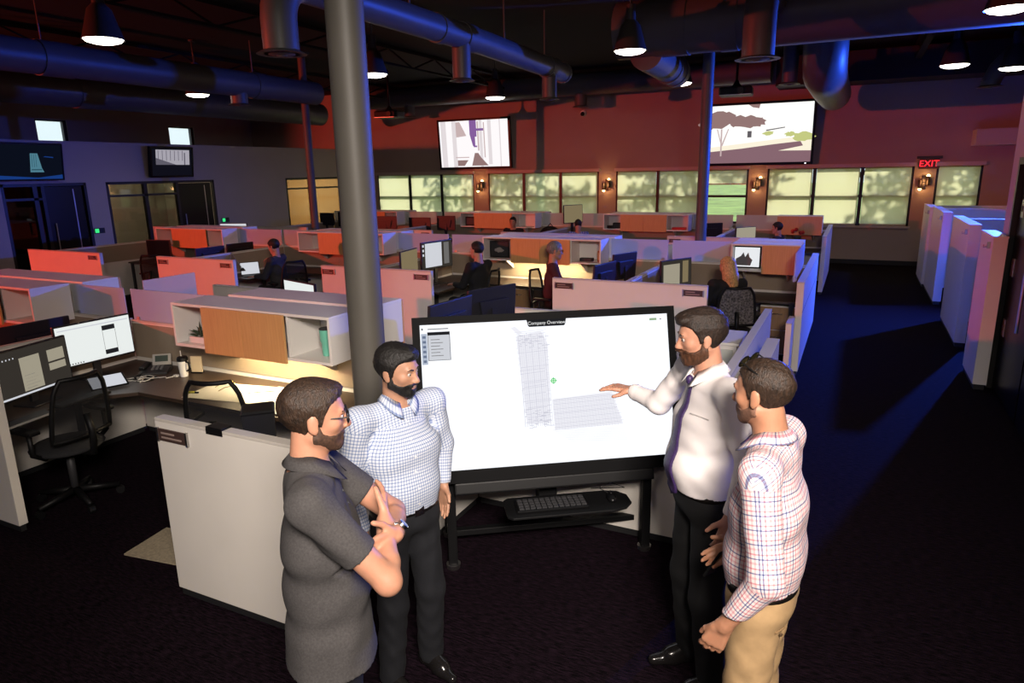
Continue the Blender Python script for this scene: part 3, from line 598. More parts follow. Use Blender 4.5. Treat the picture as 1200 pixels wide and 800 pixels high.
for i in range(3):
    c0, c1 = CC[i]; e0, e1 = Bd[i+1]+.03, Bd[i]-.03
    panel('X', e0, e1, S[2], HP, ('far spine panel under the third end window', 'far spine panel under the second end window', 'far spine panel under the leftmost end window')[i], 'far spine panels', tk=(1, 1), glass=((e0, c0-.02, 1.40), (c1+.02, e1, 1.40)))
    cabinet(c0, c1, S[2], -1, (.42, (.53, .53), .47), ('far overhead cabinet with orange doors under the third end window', 'far overhead cabinet under the second end window behind a dark haired head', 'far overhead cabinet beside the blue monitor under the leftmost window')[i], 'far overhead cabinets')
    cabinet(c0+.06, c1+.06, S[2], 1, (0, (.97, .97), 0), ('back to back cabinet under the third end window', 'back to back cabinet under the second end window', 'back to back cabinet under the leftmost end window')[i], 'far overhead cabinets')
cabinet(-1.46, -.60, S[2], -1, (0, (.43, .43), 0), 'short far overhead cabinet by the aisle below the widest right window', 'far overhead cabinets')
panel('Y', 14.32, 17.4, -.50, HP, 'far blue lit end panel along the aisle', 'aisle panels', t=.08)
# tall panels right of the aisle
def fin(y0, y1, x, h, label, run):
    o = thing('tall_partition', label, 'partition', (x, (y0+y1)/2, 0), 0, 'tall panels right of the aisle'); L = (y1-y0)/2
    MB().box(0, .13, -L, L, .06, h-.02).build('core', laminate, o, bevel=.003); MB().box(-.004, .134, -L-.004, L+.004, h-.02, h).build('top_cap', cab_white, o, bevel=.003)
    MB().box(.015, .115, -L+.01, L-.01, 0, .06).build('kick_strip', kick, o)
    if run: MB().box(.13, run, L-.09, L, .03, h-.06).build('return_panel', laminate, o, bevel=.003); MB().box(.13, run, L-.094, L+.004, h-.06, h-.04).build('return_cap', cab_white, o)
    hk = MB().box(-.03, 0, -L+.12, -L+.16, h-.14, h-.07).build('coat_hook', steel, o, bevel=.004); MB().tube([(-.03, -L+.14, h-.12), (-.06, -L+.14, h-.13), (-.06, -L+.14, h-.10)], .006, 6).build('hook_tip', steel, hk)
    return o
fin(15.95, 17.42, 1.29, 1.58, 'farthest tall grey partition right of the aisle', 2.0)
fin(13.94, 15.86, 1.33, 1.60, 'second farthest tall grey partition right of the aisle', 2.0)
fin(10.70, 12.52, 1.33, 1.63, 'tall grey partition with pale cap in the middle right of the aisle', 2.0)
fin(8.66, 9.49, 1.30, 1.66, 'nearest tall pinkish partition beside the dark glass door', 0)

# worktops
def worktop_l(x0, x1, ys, side, ret, label, group, depth=.68):
    """L worktop: along the spine with a return along the left (-1) or right (1) side panel"""
    o = thing('desk_worktop', label, 'desk', ((x0+x1)/2, ys+side*.05, 0), 0, group); W = (x1-x0)/2
    s = side; y1 = s*depth; yr = s*1.6
    pts = [(-W, 0), (W, 0), (W, y1), (-W, y1)] if not ret else ([(-W, 0), (W, 0), (W, y1), (-W+.72+.25, y1), (-W+.72, y1+s*.25), (-W+.72, yr), (-W, yr)] if ret < 0 else [(-W, 0), (W, 0), (W, yr), (W-.72, yr), (W-.72, y1+s*.25), (W-.72-.25, y1), (-W, y1)])
    MB().prism(pts, .70, .73).build('top', worktop, o, bevel=.003)
    for lx in (-W+.08, W-.08): MB().box(lx-.025, lx+.025, y1-s*.05 if s > 0 else y1+.01, y1-.01 if s > 0 else y1+.05, 0, .70).build('leg', dark_grey, o)
    MB().box(-W+.02, W-.02, s*.03-.01, s*.03+.01, .35, .70).build('modesty_rail', laminate, o)
    return o
DG = 'cubicle worktops'
worktop_l(-6.03, -2.42, S[0], -1, -1, 'dark brown L shaped worktop of the front cubicle', DG)
worktop_l(-9.7, -6.12, S[0], -1, 1, 'dark worktop of the cubicle at the left edge', DG)
worktop_l(-6.03, -2.42, S[0], 1, 1, 'dark worktop of the second row behind the front cabinet', DG)
worktop_l(-2.33, -.72, S[0], 1, 0, 'dark worktop of the second row behind the big display', DG)
worktop_l(-9.7, -6.12, S[0], 1, 0, 'dark worktop of the second row at left', DG)
worktop_l(-6.03, -2.42, S[1], -1, -1, 'lit worktop of the third row under the middle cabinet', DG)
worktop_l(-2.33, -.56, S[1], -1, -1, 'worktop in front of the blonde woman', DG)
worktop_l(-9.76, -6.12, S[1], -1, -1, 'worktop of the seated man in the left third row', DG)
worktop_l(-13.4, -9.86, S[1], -1, 1, 'worktop at the far left of the third row', DG)
worktop_l(-13.4, -9.86, S[1], 1, 0, 'worktop behind the far left red cabinet', DG)
worktop_l(-6.03, -2.42, S[2], -1, -1, 'worktop of the far row in the middle', DG)
worktop_l(-9.76, -6.12, S[2], -1, 1, 'worktop of the far row left of the middle', DG)
worktop_l(-13.4, -9.86, S[2], -1, -1, 'worktop of the far row at left', DG)
worktop_l(-2.33, -.56, S[2], -1, -1, 'worktop of the far row by the aisle', DG)

def make_pedestal():
    o = thing('drawer_pedestal', 'p', 'drawers', group='drawer pedestals')
    MB().box(-.21, .21, 0, .5, .03, .66).build('body', cab_white, o, bevel=.003)
    for i, (z0, z1) in enumerate(((.04, .345), (.355, .65))):
        d = MB().box(-.205, .205, -.02, 0, z0, z1).build('drawer', wood_dark, o, bevel=.003)
        MB().tube([(-.06, -.02, z1-.08), (-.06, -.045, z1-.08), (.06, -.045, z1-.08), (.06, -.02, z1-.08)], .006, 8).build('handle', chrome, d, smooth=True)
    MB().box(-.2, .2, .02, .48, 0, .03).build('plinth', kick, o)
    return o
for x, y, rz, l in ((-3.42, 3.62, 0, 'drawer pedestal with wood fronts under the front lit desk'), (-4.55, 9.42, 0, 'left wood drawer pedestal under the lit middle desk'), (-4.08, 9.42, 0, 'right wood drawer pedestal under the lit middle desk'), (-.80, 9.30, 0, 'wood drawer pedestal beside the aisle end panel')):
    placed('pedestal', make_pedestal, l, (x, y, 0), rz)
o = thing('storage_cabinet', 'small white storage cabinet behind the head of the white shirt man', 'cabinet', (-1.05, 6.45, 0))
MB().box(-.2, .2, -.25, .25, .02, .86).build('body', cab_white, o, bevel=.004); MB().box(-.22, .22, -.27, .27, .86, .885).build('top', cab_white, o, bevel=.004)
d = MB().box(-.17, .17, -.262, -.25, .08, .82).build('door', mat('door_grey', (0.5, 0.52, 0.48), .5), o, bevel=.003); MB().box(.12, .14, -.275, -.262, .5, .6).build('handle', steel, d)
# ------------------------------------------------------------------ monitors and desk things
MG = 'desk monitors'
scr_white = glow('screen_white', (0.86, 0.90, 0.88), 0.95); scr_doc = glow('screen_document', (0.62, 0.56, 0.42), 0.55); scr_dark = glow('screen_dark', (0.10, 0.085, 0.07), 0.35)
scr_off = mat('screen_off', (0.006, 0.006, 0.008), 0.12); scr_tan = glow('screen_tan', (0.42, 0.33, 0.18), 0.5); scr_pale = glow('screen_pale', (0.78, 0.80, 0.86), 0.8)
ink = glow('screen_ink', (0.03, 0.03, 0.035), 0.5); ink2 = glow('screen_ink_grey', (0.30, 0.29, 0.28), 0.5)
casing_m = mat('monitor_casing', (0.012, 0.012, 0.016), 0.4)
def monitor(label, x, y, rz, screen, w=.56, h=.34, zc=1.06, tilt=0, z0=.73, content=None, tiltz=0, group=MG, mark=False):
    o = thing('desk_monitor', label, 'monitor', (x, y, z0), R(rz), group); c = zc-z0
    MB().box(-.13, .13, -.09, .11, 0, .012).build('base', casing_m, o, bevel=.004)
    MB().box(-.03, .03, .03, .055, .012, c).build('neck', casing_m, o)
    b = MB().box(-w/2, w/2, .0, .028, -h/2, h/2).build('casing', casing_m, o, bevel=.006); b.location = (0, -.005, c); b.rotation_euler = (R(-tilt), R(tiltz), 0)
    MB().prism([(-w*.22, -h*.3), (w*.22, -h*.3), (w*.3, h*.2), (-w*.3, h*.2)], -.052, -.027, Matrix(((1,0,0,0),(0,0,-1,0),(0,1,0,0),(0,0,0,1)))).build('back_hump', casing_m, b, bevel=.004)
    s = MB().box(-w/2+.013, w/2-.013, -.0025, .001, -h/2+.016, h/2-.013).build('screen', screen, b)
    if content:
        for nm, polys, m in content(w/2-.013, h/2-.015): flat(b, nm, polys, m, d=-.0032)
    if mark: MB().box(-.05, .05, .0535, .0545, -.03, -.02).build('back_logo', steel, b)
    return o
def doc(W, Hh): return [('page', [rect(-W*.8, -Hh*.9, W*.3, Hh*.95)], scr_pale), ('side_page', [rect(W*.45, -Hh*.8, W*.8, Hh*.9)], ink2), ('icons', [rect(-W*.97, Hh*(.7-.35*i), -W*.87, Hh*(.88-.35*i)) for i in range(3)], scr_pale)]
def near_white(W, Hh):
    return [('upper_strip', [rect(W*.2, Hh*.45, W*.56, Hh*.7)], ink), ('lower_strip', [rect(W*.2, -Hh*.82, W*.56, -Hh*.58)], ink), ('page_outline', [rect(W*.2, -Hh*.56, W*.21, Hh*.43), rect(W*.55, -Hh*.56, W*.56, Hh*.43)], ink2),
            ('task_icons', [rect(-W*(.93-.07*i), -Hh*.96, -W*(.90-.07*i), -Hh*.89) for i in range(8)], ink), ('pale_block', [rect(-W*.95, Hh*.8, W*.95, Hh*.86)], scr_pale)]
def near_doc(W, Hh):
    r_ = [('page', [[(-W*.35, -Hh*.85), (W*.2, -Hh*.85), (W*.2, Hh*.62), (-W*.35, Hh*.62)]], scr_doc), ('small_page', [rect(W*.42, Hh*.1, W*.9, Hh*.62), rect(W*.42, -Hh*.3, W*.9, Hh*.02)], scr_doc),
          ('desktop_icons', [rect(-W*(.95-.09*i), Hh*.66, -W*(.92-.09*i), Hh*.72) for i in range(6)], scr_pale), ('page_print', [rect(-W*.28, -Hh*(.2+.14*i), W*(.0+.1*(i % 2)), -Hh*(.17+.14*i)) for i in range(5)] + [rect(-W*.28, Hh*.45, -W*.1, Hh*.49)], ink2), ('task_bar', [rect(-W, -Hh, W, -Hh*.92)], scr_pale)]
    return r_
# front cubicle
monitor('bright white monitor with two dark strips on the front left desk', -5.74, 3.56, 88, scr_white, .66, .36, 1.06, 2, content=near_white)
monitor('dark monitor showing a document page at the left edge of the front desk', -5.55, 2.93, 104, scr_dark, .66, .38, 1.00, 2, content=near_doc)
# left edge cubicle
monitor('dark monitor back low behind the front left side panel', -6.5, 3.5, 268, scr_off, .6, .36, 1.0, 2)
# second row
monitor('left dark blue monitor back rising above the big display', -2.85, 4.62, 266, scr_off, .58, .36, 1.24, 4, mark=True)
monitor('right dark blue monitor back angled above the big display', -2.78, 5.20, 250, scr_off, .55, .36, 1.26, 4)
monitor('white screen peeking over the front overhead cabinet', -5.1, 5.35, -18, scr_white, .62, .38, 1.15, 0)
monitor('monitor top just above the upper edge of the big display', -1.74, 4.60, 4, scr_pale, .55, .34, 1.20, 0)
# third row
monitor('left document monitor before the man in black', -5.76, 8.30, 100, scr_tan, .58, .38, 1.14, 0)
monitor('right bright document monitor before the man in black', -5.74, 9.02, 80, scr_dark, .70, .42, 1.18, 0, content=doc)
monitor('left blue lit monitor back beside the man with glasses', -2.86, 8.45, 262, scr_off, .60, .36, 1.06, 4)
monitor('right blue lit monitor back standing by the spine panel', -2.80, 9.12, 250, scr_off, .52, .36, 1.12, 4)
monitor('angled monitor with tan page left of the blonde woman', -2.02, 8.88, 62, scr_dark, .58, .38, 1.08, 2, content=lambda W, Hh: [('page', [rect(-W*.9, -Hh*.9, W*.2, Hh*.75)], scr_doc), ('side_page', [rect(W*.4, -Hh*.7, W*.8, Hh*.9)], scr_tan)])
monitor('left dark blue monitor back behind the red lit double panel', -10.15, 8.55, 268, scr_off, .6, .3, 1.06, 4)
monitor('right dark blue monitor back behind the red lit double panel', -10.12, 9.2, 262, scr_off, .55, .32, 1.06, 4)
monitor('dark monitor in the shadow left of the red lit double panel', -12.5, 9.32, 10, scr_off, .58, .36, 1.02, 0)
monitor('thin bright screen edge beyond the red cabinet', -11.75, 10.58, 20, scr_pale, .6, .34, 1.28, 0)
# far rows
monitor('blue lit monitor back under the leftmost end windows', -10.9, 14.75, 190, scr_off, .62, .36, 1.16, 0)
monitor('large black monitor back under the left television', -9.95, 14.9, 185, scr_off, .62, .42, 1.10, 0)
monitor('second black monitor back under the left television', -9.35, 15.2, 188, scr_off, .5, .36, 1.16, 0)
monitor('angled far monitor standing high before the second end window', -5.90, 15.2, 60, scr_tan, .56, .42, 1.42, 2)
monitor('far tan monitor right of the dark column', -1.98, 14.75, 55, scr_doc, .56, .34, 1.06, 0)
monitor('blue lit monitor back left of the dark column', -2.8, 15.2, 215, scr_off, .6, .36, 1.08, 0)
monitor('left black monitor under the warm lit office window', -13.3, 15.3, 180, scr_off, .5, .34, 1.2, 0)
monitor('right black monitor under the warm lit office window', -12.6, 15.3, 175, scr_off, .66, .4, 1.2, 0)
# laptops
def laptop(label, x, y, rz, m):
    o = thing('laptop', label, 'laptop', (x, y, .73), R(rz), 'open laptops')
    MB().box(-.16, .16, -.11, .11, 0, .014).build('keyboard_base', dark_grey, o, bevel=.003)
    l = MB().box(-.16, .16, 0, .01, 0, .22).build('lid', dark_grey, o, bevel=.003); l.location = (0, .105, .014); l.rotation_euler = (R(-14), 0, 0)
    MB().box(-.15, .15, -.002, 0, .012, .21).build('screen', m, l); MB().box(-.14, .14, -.09, .06, .014, .016).build('keys', black, o)
laptop('open laptop with pale screen before the seated man at left', -9.25, 8.62, 60, scr_pale)
laptop('small laptop glowing beside the man in black', -5.30, 9.45, 30, scr_white)

# office chairs
mesh_m = sheer('chair_mesh', (0.02, 0.02, 0.022), 0.28, 0.1); fab_blk = mat('chair_fabric', (0.014, 0.014, 0.016), 0.9, noise=.3, nscale=120); fab_pat = mat('chair_pattern', (0.10, 0.09, 0.085), 0.95, noise=0.9, nscale=45)
def make_chair(back_m):
    o = thing('office_chair', 'c', 'chair', group='office chairs')
    MB().ball((0, 0, .47), (.25, .25, .05), 20, 8).build('seat', fab_blk, o, smooth=True)
    n = 11
    def bf(u, v):
        wv = .225*(1-.25*v*v)*(1.0 if v < .85 else 1-(v-.85)*1.2); x = (u*2-1)*wv
        return (x, .235+.06*v-.10*(1-abs(u*2-1)**2)*0+.05*(abs(u*2-1)**2)*-1, .58+.45*v)
    MB().grid(bf, n, n).build('backrest', back_m, o, smooth=True)
    rim = [bf(i/10, 0) for i in range(11)] + [bf(1, j/10) for j in range(1, 11)] + [bf(1-i/10, 1) for i in range(1, 11)] + [bf(0, 1-j/10) for j in range(1, 11)]
    MB().tube(rim, .017, 8).build('back_frame', black, o, smooth=True)
    MB().tube([(0, .1, .43), (0, .28, .45), (0, .30, .62), (0, .27, .75)], .025, 8).build('spine_support', black, o, smooth=True)
    for s in (-1, 1):
        a = MB().tube([(s*.2, .05, .44), (s*.29, .05, .5), (s*.29, .05, .66)], .018, 8).build('armrest', black, o, smooth=True)
        MB().cb((s*.29, 0, .675), (.08, .25, .03)).build('arm_pad', black, a, bevel=.01)
    MB().cyl((0, 0, .1), (0, 0, .44), .028, .028, 12).build('gas_lift', dark_grey, o, smooth=True)
    for k in range(5):
        a = 2*math.pi*k/5; e = (.29*math.cos(a), .29*math.sin(a), .075)
        lg = MB().tube([(0, 0, .11), e], [.03, .018], 8).build('leg', black, o, smooth=True)
        MB().cyl((e[0]-.02*math.sin(a), e[1]+.02*math.cos(a), .03), (e[0]+.02*math.sin(a), e[1]-.02*math.cos(a), .03), .03, .03, 12).build('caster', black, lg)
    return o
placed('chair', lambda: make_chair(mesh_m), 'black mesh office chair behind the large white front panel', (-4.00, 3.38, 0), R(204))
placed('chair', lambda: make_chair(mesh_m), 'black office chair in the shadow before the front left monitors', (-5.16, 2.86, 0), R(-86))
placed('chair', lambda: make_chair(mesh_m), 'black office chair of the man in black', (-4.85, 8.75, 0), R(-85))
placed('chair', lambda: make_chair(mesh_m), 'black office chair of the seated man at left', (-8.45, 8.65, 0), R(-110))
placed('chairp', lambda: make_chair(fab_pat), 'office chair with speckled grey back of the blonde woman', (-1.25, 8.55, 0), R(-160))
placed('chair', lambda: make_chair(mesh_m), 'empty black office chair at the far left of the third row', (-11.6, 8.6, 0), R(200))
placed('chair', lambda: make_chair(mesh_m), 'office chair of the man with glasses', (-3.80, 8.90, 0), R(90))

# phone, tumblers, papers ...
o = thing('desk_phone', 'black desk phone with grey screen beside the white tumbler', 'phone', (-5.45, 3.86, .73), R(38))
MB().prism([(-.09, 0), (.11, 0), (.11, .05), (-.09, .018)], -.11, .12, Matrix(((0,0,1,0),(1,0,0,0),(0,1,0,0),(0,0,0,1)))).build('body', dark_grey, o, bevel=.004)
hs = MB().box(-.105, -.055, -.09, .11, .045, .075).build('handset', black, o, bevel=.012)
hd = MB().box(-.035, .12, -.008, .012, 0, .10).build('display_hood', mat('phone_grey', (0.35, 0.34, 0.31), .5), o, bevel=.004); hd.location = (0, .07, .045); hd.rotation_euler = (R(-25), 0, 0)
MB().box(-.012, .095, -.0105, -.008, .03, .085).build('lcd', mat('phone_lcd', (0.06, 0.08, 0.07), .2), hd)
for i in range(3):
    for j in range(3): MB().cb((-.0+.035*i, -.06+.03*j, .045+.006*j), (.022, .016, .012)).build('key', mat('phone_key', (0.12, 0.12, 0.12), .5), o)
MB().tube([(-.08, -.1, .02), (-.13, -.16, .01), (-.08, -.2, .01), (-.14, -.23, .01)], .004, 6).build('cord', black, o)
o = thing('white_tumbler', 'white insulated tumbler with black lid and handle on the front desk', 'tumbler', (-5.10, 3.88, .73))
MB().lathe([(.032, 0), (.034, .01), (.042, .12), (.043, .14)], 20).build('cup', mat('white_enamel', (0.8, 0.78, 0.74), .3), o, auto=50)
MB().lathe([(.045, .138), (.046, .16), (.038, .175), (.03, .178)], 20).build('lid', black, o, auto=50); MB().tube([(.04, 0, .135), (.075, 0, .125), (.078, 0, .07), (.041, 0, .05)], .008, 8).build('handle', black, o, smooth=True); MB().cyl((-.01, 0, .17), (-.015, 0, .225), .004, .004, 8).build('straw', cab_white, o)
o = thing('note_block', 'cream note card standing behind the white tumbler', 'card', (-5.08, 4.0, .73), R(20)); MB().box(-.05, .05, -.006, .006, 0, .15).build('card', mat('cream_card', (0.62, 0.5, 0.33), .7), o); MB().box(-.05, .05, -.02, .02, 0, .01).build('foot', black, o)
def sheet(name, label, x, y, rz, w_, d_, n=1, z=.7305, m=paper, cat='paper', group='papers on the front lit desk'):
    o = thing(name, label, cat, (x, y, z), R(rz), group)
    for i in range(n):
        q = .006*i
        MB().grid(lambda u, v: ((u-.5)*w_+q, (v-.5)*d_-q*.5, .0012+.002*i+.003*math.sin(3*u+i)*abs(u-.5)), 9, 3).build('sheet', m, o, smooth=True)
    return o
sheet('paper_stack', 'left white pages of the open plan book under the cabinet light', -4.36, 3.70, 10, .58, .40, 3)
sheet('paper_stack', 'right white pages of the open plan book under the cabinet light', -3.82, 3.78, 6, .52, .42, 3)
sheet('drawing_sheet', 'loose sheet hanging toward the desk edge by the black bin', -3.60, 3.55, -4, .34, .22, 1, .741)
o = thing('pencil', 'dark pencil lying across the open plan book', 'pencil', (-4.08, 3.78, .742), R(38)); MB().cyl((-.11, 0, .004), (.10, 0, .004), .004, .004, 6).build('shaft', black, o); MB().cyl((.10, 0, .004), (.12, 0, .004), .004, .001, 6).build('tip', wood, o)
o = thing('highlighter', 'yellow highlighter at the left corner of the open plan book', 'marker', (-4.62, 3.55, .735), R(15)); MB().cyl((-.05, 0, .009), (.04, 0, .009), .009, .009, 10).build('barrel', mat('marker_yellow', (0.75, 0.7, 0.05), .4), o, smooth=True); MB().cyl((.04, 0, .009), (.07, 0, .009), .008, .006, 10).build('cap', black, o, smooth=True)
def spectacles(o, m_rim, m_lens, wd=.068, dep=.13, lift=0.0):
    for s in (-1, 1):
        rim = [(s*wd*.5+.027*math.cos(a), 0, .02+.02*math.sin(a)) for a in [2*math.pi*i/16 for i in range(17)]]
        MB().tube(rim, .0022, 6, False).build('rim', m_rim, o)
        ln = MB(); ln.add([(s*wd*.5+.026*math.cos(2*math.pi*i/16), 0, .02+.019*math.sin(2*math.pi*i/16)) for i in range(16)], [tuple(range(16))]); ln.build('lens', m_lens, o)
        MB().tube([(s*(wd*.5+.028), 0, .026), (s*(wd*.5+.03), dep*.6, .024), (s*(wd*.5+.027), dep, .004)], .0024, 6).build('temple', m_rim, o)
    MB().tube([(-.008, 0, .024), (0, -.003, .028), (.008, 0, .024)], .002, 6).build('bridge', m_rim, o)
sun_lens = mat('sunglass_lens', (0.03, 0.025, 0.01), 0.1); gold = mat('gold_wire', (0.5, 0.36, 0.1), 0.25, metal=1.0)
o = thing('sunglasses', 'gold sunglasses lying on the open plan book', 'sunglasses', (-4.42, 3.80, .742), R(150)); spectacles(o, gold, sun_lens)
o = thing('tablet', 'pale tablet propped on the dark desk below the white monitor', 'tablet', (-5.42, 3.40, .73), R(70)); b = MB().box(-.14, .14, -.09, .09, 0, .01).build('casing', black, o, bevel=.004); b.rotation_euler = (R(22), 0, 0); b.location = (0, 0, .045); MB().box(-.125, .125, -.078, .078, .01, .0115).build('screen', scr_pale, b); MB().prism([(-.02, 0), (.09, 0), (.09, .045)], -.05, .05, Matrix(((0,0,1,0),(1,0,0,0),(0,1,0,0),(0,0,0,1)))).build('stand', black, o)
o = thing('cable_tangle', 'loose pale cables tangled right of the tablet', 'cable', (-5.35, 3.66, .73)); rr = random.Random(5)
for i in range(4):
    p = [Vector((rr.uniform(-.12, .12), rr.uniform(-.1, .1), .006)) for _ in range(6)]; q = []
    for k in range(5):
        for t_ in (0, .33, .66): q.append(p[k].lerp(p[k+1], t_)+Vector((0, 0, .004*math.sin(k+t_*3))))
    MB().tube(q, .0035, 6).build('cable', cab_white if i % 2 else black, o, smooth=True)
o = thing('phone_cable', 'white cable curling between desk phone and tumbler', 'cable', (-5.28, 3.74, .73)); MB().tube([(-.2, .0, .005), (-.1, -.05, .005), (0, -.03, .006), (.06, .05, .005), (.1, .02, .005), (.12, .1, .005)], .004, 6).build('wire', cab_white, o, smooth=True); MB().box(.1, .14, .09, .12, 0, .015).build('plug', cab_white, o)
o = thing('desk_keyboard', 'black keyboard on the dark desk before the white monitor', 'keyboard', (-5.30, 3.1, .73), R(95)); MB().box(-.21, .21, -.065, .065, 0, .015).build('case', black, o, bevel=.004)
for r_ in range(4): MB().box(-.2, .2, -.055+.028*r_, -.033+.028*r_, .015, .019).build('key_row', dark_grey, o)
o = thing('desk_keyboard', 'keyboard at the left edge below the document monitor', 'keyboard', (-5.2, 2.62, .73), R(100)); MB().box(-.2, .2, -.06, .06, 0, .015).build('case', mat('pale_grey', (0.3, 0.29, 0.27), .5), o, bevel=.004); MB().box(-.19, .19, -.05, .05, .015, .018).build('keys', dark_grey, o)
# in the front overhead cabinet
o = thing('mint_tumbler', 'mint green tumbler in the right cubby of the front overhead cabinet', 'tumbler', (-3.49, 3.90, HB+.0225)); MB().lathe([(.036, 0), (.038, .01), (.042, .10), (.051, .115), (.053, .2)], 22).build('cup', mint, o, auto=50); MB().lathe([(.053, .2), (.054, .208), (.046, .213), (.01, .214)], 22).build('lid', dark_grey, o, auto=50); MB().cyl((.015, 0, .21), (.02, 0, .26), .004, .004, 8).build('straw', chrome, o)
o = thing('toy_figure', 'small red toy figure right of the mint tumbler', 'figurine', (-3.365, 3.86, HB+.0225)); MB().ball((0, 0, .10), .018).build('head', red_pl, o, smooth=True); MB().lathe([(.014, .04), (.022, .05), (.018, .085), (.006, .09)], 12).build('torso', red_pl, o, smooth=True)
for s in (-1, 1): MB().tube([(s*.01, 0, .045), (s*.016, 0, .008), (s*.016, -.012, .006)], .008, 8).build('leg', dark_grey, o, smooth=True); MB().tube([(s*.018, 0, .075), (s*.032, -.006, .05)], .006, 8).build('arm', red_pl, o, smooth=True)
leaf_dk = mat('plant_leaf', (0.02, 0.035, 0.015), 0.6)
o = thing('potted_succulent', 'dark spiky plant in a white tray in the left cubby of the front overhead cabinet', 'plant', (-4.77, 3.84, HB+.0225)); MB().box(-.09, .12, -.06, .06, 0, .05).build('planter', cab_white, o, bevel=.006)
rr = random.Random(11)
for i in range(22):
    a = rr.uniform(0, 6.28); e = rr.uniform(.3, 1.2); c = Vector((rr.uniform(-.07, .09), rr.uniform(-.04, .04), .045)); d = Vector((math.cos(a)*math.cos(e), math.sin(a)*math.cos(e), math.sin(e))); L_ = rr.uniform(.07, .14)
    MB().tube([c, c+d*L_*.5+Vector((0, 0, .008)), c+d*L_], [.006, .010, .001], 6).build('leaf', leaf_dk, o, smooth=True)
# on the front panel
o = thing('desk_bin', 'black bin standing behind the top edge of the white front panel', 'bin', (-2.88, 2.62, 0)); MB().lathe([(.09, 0), (.10, .02), (.115, 1.0), (.12, 1.14)], 4).build('body', black, o); MB().cyl((0, 0, .0), (0, 0, .02), .16, .16, 16).build('foot', black, o); MB().lathe([(.12, 1.14), (.125, 1.15), (.11, 1.16)], 4).build('rim', black, o)
o = thing('panel_clip', 'small black clip on the white front panel edge', 'clip', (-2.92, 2.39, HP)); MB().box(-.07, .05, -.035, .035, 0, .012).build('clip_top', black, o, bevel=.003); MB().box(-.07, .05, -.035, -.032, -.03, 0).build('clip_lip', black, o)
o = thing('light_spill', 'beige patch painted as desk light spilt on the carpet left of the white front panel', 'mat', (-3.86, 2.72, 0), R(8)); MB().box(-.28, .28, -.18, .18, .001, .012).build('mat', mat('spill_beige', (0.30, 0.25, 0.17), .9, noise=.2, nscale=60), o)  # thin beige slab stands in for desk light spilling onto the carpet
# in the middle and far cabinets
def box_item(name, label, cat, loc, dims, m, m2, rz=0):
    o = thing(name, label, cat, loc, R(rz)); MB().box(-dims[0]/2, dims[0]/2, -dims[1]/2, dims[1]/2, 0, dims[2]).build('body', m, o, bevel=min(dims)*.08); MB().box(-dims[0]*.4, dims[0]*.4, -dims[1]/2-.003, -dims[1]/2, dims[2]*.15, dims[2]*.85).build('front', m2, o); return o
def framed(label, loc, w_, h_, rz, m, polys, pm):
    o = thing('framed_photo', label, 'picture', loc, R(rz)); MB().box(-w_/2, w_/2, 0, .02, 0, h_).build('frame', black, o, bevel=.003); s = MB().box(-w_/2+.02, w_/2-.02, -.002, 0, .02, h_-.02).build('picture', m, o)
    flat(o, 'picture_shape', [[(x*w_*.44, h_/2+z*h_*.42) for x, z in p] for p in polys], pm, d=-.004); MB().box(-.02, .02, .02, .09, 0, .01).build('strut', black, o)
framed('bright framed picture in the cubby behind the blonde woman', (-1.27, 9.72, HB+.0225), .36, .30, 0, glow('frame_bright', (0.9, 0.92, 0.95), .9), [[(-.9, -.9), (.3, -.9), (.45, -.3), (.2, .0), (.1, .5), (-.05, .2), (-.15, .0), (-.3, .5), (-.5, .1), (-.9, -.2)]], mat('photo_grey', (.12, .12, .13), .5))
framed('dark framed picture in the left cubby of the middle cabinet', (-5.03, 9.74, HB+.0225), .34, .26, 0, mat('photo_dark', (.02, .02, .02), .3), [blob(0, -.1, .5, .35, 14)], mat('photo_pale', (.25, .22, .2), .5))
box_item('tissue_box', 'small black box in the far cabinet under the third end window', 'box', (-4.95, 15.6, HB+.0225), (.2, .14, .13), black, dark_grey)
box_item('desk_toy', 'small dark ornament in the far cabinet cubby', 'ornament', (-5.12, 15.55, HB+.0225), (.12, .08, .07), dark_grey, black)
box_item('red_tray', 'red tray with ornament in the far cabinet right cubby', 'tray', (-3.52, 15.58, HB+.0225), (.3, .14, .05), red_pl, red_pl)
box_item('picture_box', 'dark picture box in the far cabinet under the second end window', 'box', (-8.85, 15.6, HB+.0225), (.28, .1, .22), black, dark_grey)
box_item('glasses_case', 'black case in the right cubby of the middle cabinet', 'case', (-3.56, 9.74, HB+.0225), (.2, .08, .05), black, dark_grey)
box_item('amber_bottle', 'amber jar in the right cubby of the middle cabinet', 'jar', (-3.36, 9.76, HB+.0225), (.06, .06, .16), mat('amber', (.25, .08, .02), .3), mat('amber_label', (.4, .3, .15), .5))
o = thing('red_flower_pot', 'red flowers on the far desk by the aisle', 'flowers', (-1.05, 15.35, .73)); MB().lathe([(.06, 0), (.08, .25), (.085, .3)], 14).build('pot', dark_grey, o, smooth=True)
for i in range(7): MB().ball((.1*math.cos(i*.9), .07*math.sin(i*.9), .36+.03*(i % 3)), .04, 8, 6).build('blossom', red_pl, o, smooth=True)
o = thing('desk_lamp', 'slim folding desk lamp arms behind the red lit double panel', 'lamp', (-9.55, 8.35, .73)); MB().cyl((0, 0, 0), (0, 0, .02), .07, .07, 16).build('base', dark_grey, o); MB().tube([(0, 0, .02), (.1, .05, .42), (.32, .05, .15)], .008, 8).build('arm', steel, o); MB().lathe([(.02, .0), (.05, -.05)], 12, (.32, .05, .17)).build('shade', dark_grey, o)
